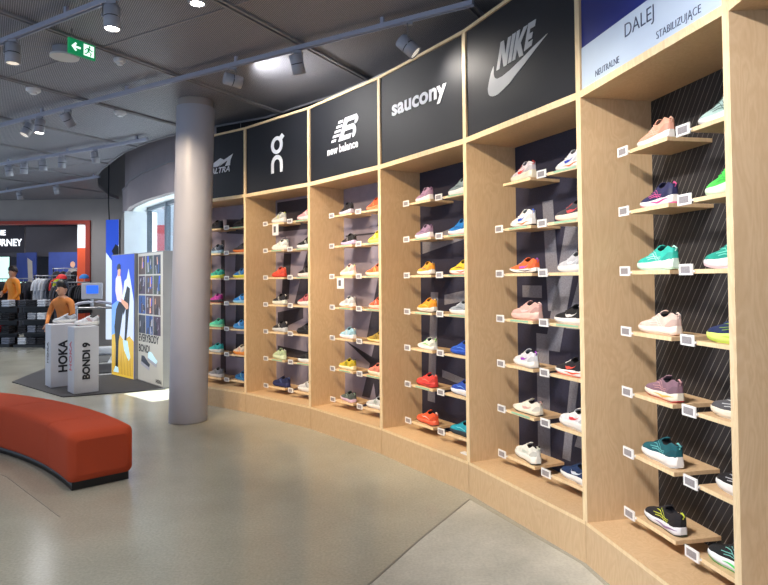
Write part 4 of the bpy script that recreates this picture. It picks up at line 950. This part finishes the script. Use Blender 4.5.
MB().box((.22, .592, 1.21), (.46, .60, 1.34)).build('screen', M['screen_blue'], cs)
MB().tube([(.33, .64, .98), (.33, .64, 1.13)], .03, 8).build('console_post', M['chrome'], tm); MB().tube([(.03, .62, .98), (.80, .62, .98)], .022, 8).build('crossbar', M['chrome'], tm)

# ------------------------------------------------------------------ FIGURES
def figure(name, loc, rz, joints, edges, radii, mat, sub=2):
    me = bpy.data.meshes.new(name); me.from_pydata(joints, edges, []); o = bpy.data.objects.new(name, me); C.objects.link(o)
    sk = o.modifiers.new('skin', 'SKIN'); sk.use_smooth_shade = True
    sv = me.skin_vertices[0].data if me.skin_vertices else None
    if sv is None:
        bm = bmesh.new(); bm.from_mesh(me); bm.verts.layers.skin.verify(); bm.to_mesh(me); bm.free(); sv = me.skin_vertices[0].data
    for i, r in enumerate(radii): sv[i].radius = (r, r) if not isinstance(r, tuple) else r
    sv[0].use_root = True
    ss = o.modifiers.new('sub', 'SUBSURF'); ss.levels = ss.render_levels = sub
    bpy.context.view_layer.update(); dg = bpy.context.evaluated_depsgraph_get(); m2 = bpy.data.meshes.new_from_object(o.evaluated_get(dg))
    bpy.data.objects.remove(o)
    m2.materials.clear(); m2.materials.append(mat)
    for p in m2.polygons: p.use_smooth = True
    o = bpy.data.objects.new(name, m2); C.objects.link(o); o.location = loc; o.rotation_euler = (0, 0, R(rz)); return o
def head_mb(z0, r=.10):
    rs = []
    for i in range(13):
        a = PI*i/12; z = z0-r*1.25*math.cos(a); k = math.sin(a); w = r*.80*k*(1-.18*max(0, math.cos(a))); rs.append([(w*math.cos(2*PI*j/16), w*1.15*math.sin(2*PI*j/16)-.012*max(0, math.cos(a)), z) for j in range(16)])
    b = MB().loft(rs)
    b.loft([[(0+dx, -r*.85+dy, z0+dz) for dx, dy, dz in ((-.008, 0, .03), (.008, 0, .03), (.016, -.01, -.012), (-.016, -.01, -.012))], [(-.006, -.105, z0-.005), (.006, -.105, z0-.005), (.01, -.115, z0-.015), (-.01, -.115, z0-.015)]])
    for s in (-1, 1): b.tube([(s*r*.78, 0, z0+.025), (s*r*.90, .008, z0+.005), (s*r*.80, .004, z0-.03)], .012, 6)
    return b
def hair_mb(z0, r=.10, cap=False):
    rs = []
    for i in range(8):
        a = PI/2*(i/7)*(1.15 if not cap else 1.0); z = z0+.02+r*1.2*math.cos(a); w = r*.9*math.sin(a)+.002
        rs.append([(w*math.cos(2*PI*j/16), w*1.12*math.sin(2*PI*j/16)+.012*(i/7), z+(.035*(i/7) if math.sin(2*PI*j/16) < -.3 else -.01*(i/7))) for j in range(16)])
    return MB().loft(rs[::-1])
def person(loc, rz, h, jacket, trousers, label, pose, beanie=False):
    s = h/1.75
    J = [(0, 0, .93), (0, 0, 1.12), (0, pose.get('lean', 0)*.5, 1.32), (0, pose.get('lean', 0), 1.46), (0, pose.get('lean', 0)*1.2-.01, 1.55),
         (.19, pose.get('lean', 0), 1.42), pose['re'], pose['rh'], (-.19, pose.get('lean', 0), 1.42), pose['le'], pose['lh'],
         (.095, 0, .88), (.11, -.01, .48), (.11, .03, .09), (.11, -.12, .035), (-.095, 0, .88), (-.11, -.02, .48), (-.11, .02, .09), (-.11, -.13, .035)]
    E2 = [(0, 1), (1, 2), (2, 3), (3, 4), (3, 5), (5, 6), (6, 7), (3, 8), (8, 9), (9, 10), (0, 11), (11, 12), (12, 13), (13, 14), (0, 15), (15, 16), (16, 17), (17, 18)]
    Rr = [(.16, .11), (.14, .10), (.17, .115), (.12, .08), (.05, .05), .06, .042, .03, .06, .042, .03, .085, .055, .04, .032, .085, .055, .04, .032]
    sc = lambda p: tuple(c*s for c in p)
    b = figure('person', loc, rz, [sc(p) for p in J], E2, [(r[0]*s, r[1]*s) if isinstance(r, tuple) else r*s for r in Rr], jacket)
    b.data.materials.append(trousers); b.data.materials.append(M['skin'])
    for p in b.data.polygons:
        if p.center.z < .88*s: p.material_index = 1
        if p.center.z > 1.50*s: p.material_index = 2
    hx = pose.get('lean', 0)*1.25*s
    for nm, mb, mt in (('head', head_mb(1.64*s, .1*s), M['skin']), ('hair', hair_mb(1.66*s, .104*s), M['hair'])):
        mb.xf(Matrix.Translation((0, hx, 0))); o = mb.build(nm, mt, b)
    if beanie: hair_mb(1.665*s, .112*s, True).xf(Matrix.Translation((0, hx, 0))).build('beanie', M['black'], b)
    for k in ('rh', 'lh'):          # hands: palm, four fingers, thumb
        x, y, z = sc(pose[k]); g = MB().loft([[(x+dx*w, y+dy*.5*w, z-d) for dx, dy in ((-1, -1), (1, -1), (1, 1), (-1, 1))] for w, d in ((.022*s, -.01), (.036*s, .03*s), (.036*s, .075*s))])
        for i, ln in enumerate((.055, .066, .062, .048)):
            fx = x+(-.027+.018*i)*s; g.tube([(fx, y, z-.07*s), (fx, y-.006, z-(.07+ln*.5)*s), (fx, y-.018, z-(.07+ln)*s)], [.009*s, .008*s, .0065*s], 6)
        g.tube([(x-.03*s, y, z-.02*s), (x-.05*s, y-.015, z-.05*s), (x-.052*s, y-.025, z-.085*s)], [.010*s, .009*s, .007*s], 6)
        g.build('hand', M['skin'], b)
    tag(b, label, 'person'); return b
person((-4.60, 8.66, 0.0125), -15, 1.37, M['jacket_tan'], M['black'], 'dark haired person in tan orange jacket standing behind the left podium', dict(lean=-.06, re=(.27, -.10, 1.18), rh=(.16, -.26, 1.02), le=(-.27, -.10, 1.18), lh=(-.16, -.26, 1.02)), True)
person((-8.64, 14.0, 0), -30, 1.75, M['jacket_orange'], M['black'], 'person in bright orange jacket at the left edge, seen from afar', dict(lean=-.02, re=(.26, -.02, 1.16), rh=(.22, -.16, .98), le=(-.28, -.06, 1.18), lh=(-.12, -.2, 1.2)))

# ------------------------------------------------------------------ FAR SHOP
o = MB().box((-7.62, 14.9, 0), (-7.32, 15.2, 2.25), 1).box((-7.62, 14.9, 2.25), (-7.32, 15.2, 3.3)).build('square_column', [M['window_white'], M['orange_light']]); tag(o, 'square column painted white above and orange below, in the far shop', 'column')
o = MB().box((-12.5, 17.2, 2.15), (-7.3, 17.4, 3.0)).build('fascia_beam', M['far_dark']); tag(o, 'dark horizontal fascia across the far shop', 'beam')
for i, (x0, x1, y0, y1, lab) in enumerate(((-11.0, -9.4, 15.5, 16.6, 'white lit ceiling panel at the far left'), (-8.9, -7.6, 15.2, 15.9, 'pale lit ceiling panel in the middle of the far shop'))):
    o = MB().box((x0, y0, 3.24), (x1, y1, 3.3)).build('ceiling_panel_light', M['light_panel']); tag(o, lab, 'ceiling light')
sg = tag(empty('hanging_sign', frame((-9.86, 14.4), (1, 0), 2.12)), 'dark hanging sign with white block letters and red mark at the far left', 'sign')
MB().box((0, 0, 0), (1.22, .06, .62)).build('panel', M['far_dark'], sg)
text('lettering', 'THE', .17, M['lit_white'], sg, face_m(.62, -.01, .48), offset=.006); text('lettering', 'JOURNEY', .235, M['lit_white'], sg, face_m(.74, -.01, .24), offset=.005, sx=.85)
MB().box((.02, -.02, .30), (.26, -.002, .55)).build('red_mark', M['red'], sg)
for x in (.1, 1.1): MB().box((x-.01, .02, .62), (x+.01, .04, 1.32)).build('hanger', M['black'], sg)
# blue wall posters in the far shop
for x0, w_, lab in ((-12.2, 1.0, 'blue wall panel at the far left behind the hanging sign'), (-10.35, .55, 'narrow blue wall panel behind the clothing racks'), (-8.0, .6, 'dark blue wall panel with pale shapes left of the far column'), (-9.45, 1.25, 'large blue wall poster of a pale standing athlete')):
    r_ = tag(empty('wall_poster', frame((x0, 16.9), (1, 0), .9)), lab, 'poster', 'blue wall posters in the far shop')
    q_ = MB().box((0, 0, 0), (w_, .04, 1.35)).build('panel', M['blue_poster'], r_)
    if 'athlete' in lab:
        MB().plate([(.52, 0), (.6, .0), (.66, .4), (.72, 0), (.82, 0), (.84, .55), (.80, .85), (.70, .92), (.56, .86), (.52, .5)], -.006, -.001).build('printed_body', M['wall_grey'], q_)
        MB().plate([(.68+.07*math.cos(k*PI/5), 1.0+.09*math.sin(k*PI/5)) for k in range(10)], -.006, -.001).build('printed_head', M['skin'], q_)
        MB().plate([(.15, 0), (.5, 0), (.42, .32), (.28, .45), (.2, .3)], -.006, -.001).build('printed_rock', M['wall_grey'], q_)
    else:
        MB().plate([(w_*.5, .1), (w_*.85, .2), (w_*.8, 1.1), (w_*.55, 1.2), (w_*.6, .6)], -.006, -.001).build('printed_shape', M['wall_grey'], q_)
for x0, lab, mt in ((-11.0, 'bright colourful screen at the far left edge', 'screen_pale'), (-10.02, 'pale green screen on the wall left of the athlete poster', 'screen_pale'), (-9.2 + -1.6, 'small pale screen behind the person in orange', 'screen_pale')):
    r_ = tag(empty('wall_screen', frame((x0, 16.2 if 'small' not in lab else 16.6), (1, 0), 1.42 if 'bright' in lab else 1.2)), lab, 'screen')
    w_, h_ = (.9, .7) if 'bright' in lab else (.42, .24)
    b0 = MB().box((0, 0, 0), (w_, .05, h_)).build('casing', M['black'], r_); MB().box((.02, -.006, .02), (w_-.02, -.0005, h_-.02)).build('display', M[mt], b0)
    MB().box((w_/2-.03, .01, -(1.42 if 'bright' in lab else 1.2)), (w_/2+.03, .04, 0)).build('stand', M['black'], r_)
# clothing racks with hanging garments
GC = [(220, 224, 230), (200, 205, 214), (160, 164, 172), (60, 62, 70), (34, 36, 44), (24, 24, 30), (214, 60, 60), (210, 220, 60), (48, 52, 66), (120, 126, 140), (28, 30, 36), (44, 80, 150)]
GN = ['white', 'pale grey', 'mid grey', 'charcoal', 'dark slate', 'black', 'red', 'lime', 'dark blue grey', 'steel grey', 'near black', 'blue']
gar = None
def garment(m, ci, label, ln=.62, group='garments hanging on the far racks'):
    global gar
    if gar is None:
        gar = empty('hanging_shirt'); rs = []
        for w, d, z in ((.20, .03, -.66), (.20, .032, -.45), (.18, .03, -.25), (.20, .03, -.14), (.16, .022, -.10), (.07, .015, -.07)):
            rs.append([(d*math.cos(a), w*math.sin(a), z) for a in [k*PI/6 for k in range(12)]])
        bd = MB().loft(rs).build('body', M['garment'], gar)
        for sg_ in (-1, 1): MB().loft([[(.02*math.cos(a), sg_*(.15+dw)+.025*math.sin(a), z) for a in [k*PI/4 for k in range(8)]] for dw, z in ((0, -.11), (.06, -.2), (.09, -.34))]).build('sleeve', M['garment'], gar)
        MB().tube([(0, 0, -.07), (0, 0, -.02), (0, .018, .0), (0, 0, .015), (0, -.012, .005)], .004, 5).tube([(0, -.16, -.10), (0, 0, -.06), (0, .16, -.10)], .005, 5).build('clothes_hanger', M['chrome'], gar)
        o = gar
    else: o = copy_tree(gar)
    o.matrix_world = m
    for ch in o.children:
        if not ch.name.startswith('clothes'): ch.color = srgb(*GC[ci])
    tag(o, label, 'clothing', group); return o
def rack(a, ang, L, h, cis, where, label):
    m = frame(a, (math.cos(R(ang)), math.sin(R(ang))), 0); r_ = tag(empty('clothing_rack', m), label, 'clothing rack', 'clothing racks in the far shop')
    MB().tube([(0, 0, h), (L, 0, h)], .014, 8).build('rail', M['chrome'], r_)
    for x in (.02, L-.02):
        MB().tube([(x, 0, .03), (x, 0, h+.03)], .014, 8).build('post', M['black'], r_); MB().box((x-.02, -.25, 0), (x+.02, .25, .03)).build('foot', M['black'], r_)
    n_ = len(cis)
    for i, ci in enumerate(cis):
        garment(m @ Matrix.Translation((.12+(L-.24)*i/(n_-1), 0, h-.002)) @ Matrix.Rotation(R(rnd.uniform(-14, 14)), 4, 'Z'), ci, GN[ci]+' garment '+('leftmost' if i == 0 else 'rightmost' if i == n_-1 else 'hanging %s from the left' % ['', 'second', 'third', 'fourth', 'fifth', 'sixth', 'seventh', 'eighth', 'ninth', 'tenth', 'eleventh', 'twelfth'][i])+' on the '+where)
rack((-8.2, 14.05), -3, 1.0, 1.56, [0, 1, 0, 9, 4, 6, 7, 3, 5, 8], 'white shirt rack', 'rack of white and bright shirts left of the podiums')
rack((-7.22, 13.02), -8, .95, 1.40, [3, 5, 8, 4, 10, 5, 3, 10, 5, 4, 10], 'dark rack', 'rack of dark garments behind the podiums')
rack((-8.4, 15.2), 0, 1.3, 1.75, [3, 4, 9, 5, 1, 10, 8, 4], 'rear rack', 'rear rack of mixed garments inside the far shop')
rack((-9.6, 14.7), 4, 1.1, 1.5, [5, 4, 10, 9, 3, 5, 8, 10], 'leftmost rack', 'rack of dark garments at the left edge')
# low tower of folded goods
def tower(m, label, where, cis):
    tw = tag(empty('display_tower', m), label, 'display stand')
    MB().box((0, 0, .0), (.75, .5, .06)).build('base', M['black'], tw)
    MB().box((.04, .28, .06), (.71, .34, 1.02)).build('upright_panel', M['black'], tw)
    for z in (.30, .58, .86): MB().box((.02, .0, z), (.73, .5, z+.02)).build('shelf', M['black'], tw)
    k = 0
    for z, zn in ((.06, 'bottom'), (.32, 'second'), (.60, 'third'), (.88, 'top')):
        for i, pn in enumerate(('left', 'middle', 'right')):
            o = empty('folded_shirt', tw.matrix_world @ Matrix.Translation((.06+.225*i, .05, z+.0005))); ci = cis[k]; k += 1
            for q in range(3):
                g = MB().box((0, 0, q*.05), (.19, .2, q*.05+.045)).build('fold', M['garment'], o, bevel=.015); g.color = srgb(*GC[ci])
            tag(o, '%s folded stack, %s on the %s shelf of the %s' % (GN[ci], pn, zn, where), 'clothing', 'folded shirts on the black towers')
tower(frame((-8.06, 13.05), (.99, -.1), 0), 'black tiered display tower with folded grey goods left of the podiums', 'right tower', [0, 3, 5, 5, 9, 3, 4, 2, 0, 3, 5, 1])
tower(frame((-8.90, 13.15), (.99, -.1), 0), 'black tiered display tower with dark goods at the left edge', 'left tower', [4, 5, 9, 3, 6, 5, 10, 2, 5, 8, 3, 1])
# blue cap and red cap on the dark rack
def cap(loc, rz, mat, label):
    r_ = tag(empty('cap'), label, 'cap'); r_.location = loc; r_.rotation_euler = (0, 0, R(rz))
    rs = [[(.10*math.sin(a)*math.cos(2*PI*j/16), .12*math.sin(a)*math.sin(2*PI*j/16), .10*math.cos(a)) for j in range(16)] for a in [PI/2*i/7+.01 for i in range(8)]]
    MB().loft(rs[::-1]).build('crown', mat, r_)
    MB().prism([(.08*math.cos(a), -.10-.09*math.sin(a)) for a in [PI*k/8 for k in range(9)]], 0, .008).build('brim', mat, r_)
    MB().tube([(0, 0, -.06), (0, 0, .02)], .01, 6).build('stand_peg', M['chrome'], r_)
cap((-6.45, 12.91, 1.48), 20, M['blue_fab'], 'blue cap perched on the right end of the dark rack')
cap((-6.98, 12.99, 1.48), -10, M['red'], 'red cap perched on the middle of the dark rack')
# cable by the wall
o = MB().tube([(-5.55, 12.1, 4.38), (-5.56, 12.1, 3.0), (-5.55, 12.12, 2.62)], .012, 6).build('hanging_cable', M['black']); tag(o, 'thin dark cable hanging beside the curved ceiling edge', 'cable')

# ------------------------------------------------------------------ OUTSIDE
struct(MB().prism([(-1.3, 7.7), (20, 7.7), (20, 34), (-12, 34), (-7.9, 18.7), (-5.6, 13.6), (-4.8, 11.3), (-4.1, 10.75), (-3.3, 9.5), (-2.3, 8.4)], -.14, -.02).build('ground', M['window_white']))
bd = tag(empty('city_building', frame((-8.6, 20.5), (.99, -.12), 0)), 'sunlit pale building with red panels seen through the window', 'building')
MB().box((0, 0, 0), (14, 4, 12)).build('facade', M['window_white'], bd)
rb = random.Random(11)
for i in range(16):
    x0 = .95+i*.62; z0 = rb.uniform(0, 1.2)
    while z0 < 8:
        hh = rb.uniform(.5, 1.6); MB().box((x0+rb.uniform(-.08, .08), -.05, z0), (x0+.16+rb.uniform(0, .12), 0, z0+hh)).build('red_panel', M['red_soft'], bd); z0 += hh+rb.uniform(.2, .8)
for r_ in range(14):
    for i in range(9):
        MB().box((.5+i*1.24, -.04, .5+r_*.42), (.68+i*1.24, 0, .68+r_*.42)).build('window', M['mullion'], bd)

# ------------------------------------------------------------------ LIGHT
sun = bpy.data.lights.new('sun', 'SUN'); sun.energy = 14; sun.angle = R(.6); sun.color = (1, .95, .87)
so = bpy.data.objects.new('sun', sun); C.objects.link(so); so.matrix_world = aimed((6, 14, 12), Vector((-.30, -.23, -.92)))
def unseen_spot(loc, tgt, e, ang, col, soft=.05, blend=.7):
    l = bpy.data.lights.new('unseen_spot', 'SPOT'); l.energy = e; l.spot_size = R(ang); l.spot_blend = blend; l.color = col; l.shadow_soft_size = soft
    o = bpy.data.objects.new('unseen_spot', l); C.objects.link(o); o.matrix_world = aimed(loc, Vector(tgt)-Vector(loc))
for b in range(1, 8):
    a, c = P[b-1], P[b]; u = (c-a).normalized(); nn = Vector((-u.y, u.x)); mid = (a+c)/2
    src = mid-nn*2.0+u*.9; col = WARM if b < 5 else ((1, .95, .95) if b > 5 else (1, .90, .76))
    unseen_spot((src.x, src.y, 3.1), (mid.x+nn.x*.2, mid.y+nn.y*.2, 1.15), 140 if b < 5 else 178, 62, col)
# unseen fill spots added for general light on the floor, no fixtures built
for x, y in ((-1.0, 1.6), (-2.6, 2.2), (-.2, .4), (-4.2, 3.2), (-3.0, .2), (-.9, 4.7), (-2.9, 6.9), (-6, 6), (-7.5, 9)):
    unseen_spot((x, y, 3.12), (x, y, 0), 45, 100, NEU)
for x, y in ((-7.4, 14.3), (-9.2, 15.5), (-8.4, 16.2)):  # unseen spots added to brighten the far shop
    unseen_spot((x, y, 3.2), (x, y, 0), 90, 140, (1, .97, .95), .2)
for x, y, z, e in ((-3.4, 7.4, 3.1, 35), (-5.3, 9.3, 3.1, 45), (-6.8, 12.2, 3.1, 70), (-8.6, 10.5, 3.1, 70)):  # very wide fill spots added to lift the far wall area, no fixtures
    unseen_spot((x, y, z), (x+.4, y+.3, 0), e, 165, (.95, .96, 1), .15, 1)
w = bpy.data.worlds.new('world'); bpy.context.scene.world = w; w.use_nodes = True; nt = w.node_tree; bg = nt.nodes['Background']
sky = N(nt, 'ShaderNodeTexSky'); sky.sky_type = 'HOSEK_WILKIE'; sky.sun_direction = Vector((.33, .26, .9)); sky.turbidity = 4
mx = N(nt, 'ShaderNodeMix', data_type='RGBA'); mx.inputs[0].default_value = .8; mx.inputs[7].default_value = (.62, .76, 1, 1)
nt.links.new(sky.outputs[0], mx.inputs[6]); nt.links.new(mx.outputs[2], bg.inputs[0]); bg.inputs[1].default_value = 1.35

# ------------------------------------------------------------------ CAMERA
h, f, pi_, ro, sy = 1.41087, 600.07, .024923, .0089176, -28.366
right = Vector((1, 0, 0)); up = Vector((0, -math.sin(pi_), math.cos(pi_))); fw = Vector((0, math.cos(pi_), math.sin(pi_)))
Rr = right*math.cos(ro)-up*math.sin(ro); U = right*math.sin(ro)+up*math.cos(ro)
cam = bpy.data.cameras.new('camera'); co = bpy.data.objects.new('camera', cam); C.objects.link(co)
co.matrix_world = Matrix(((Rr.x, U.x, -fw.x, 0), (Rr.y, U.y, -fw.y, 0), (Rr.z, U.z, -fw.z, h), (0, 0, 0, 1)))
cam.sensor_width = 36; cam.sensor_fit = 'HORIZONTAL'; cam.lens = f/768*36; cam.shift_y = sy/768; cam.clip_end = 200
sc = bpy.context.scene; sc.camera = co
sc.view_settings.view_transform = 'Standard'; sc.view_settings.look = 'None'; sc.view_settings.gamma = 1; sc.view_settings.use_curve_mapping = False
sc.view_settings.exposure = 0.4
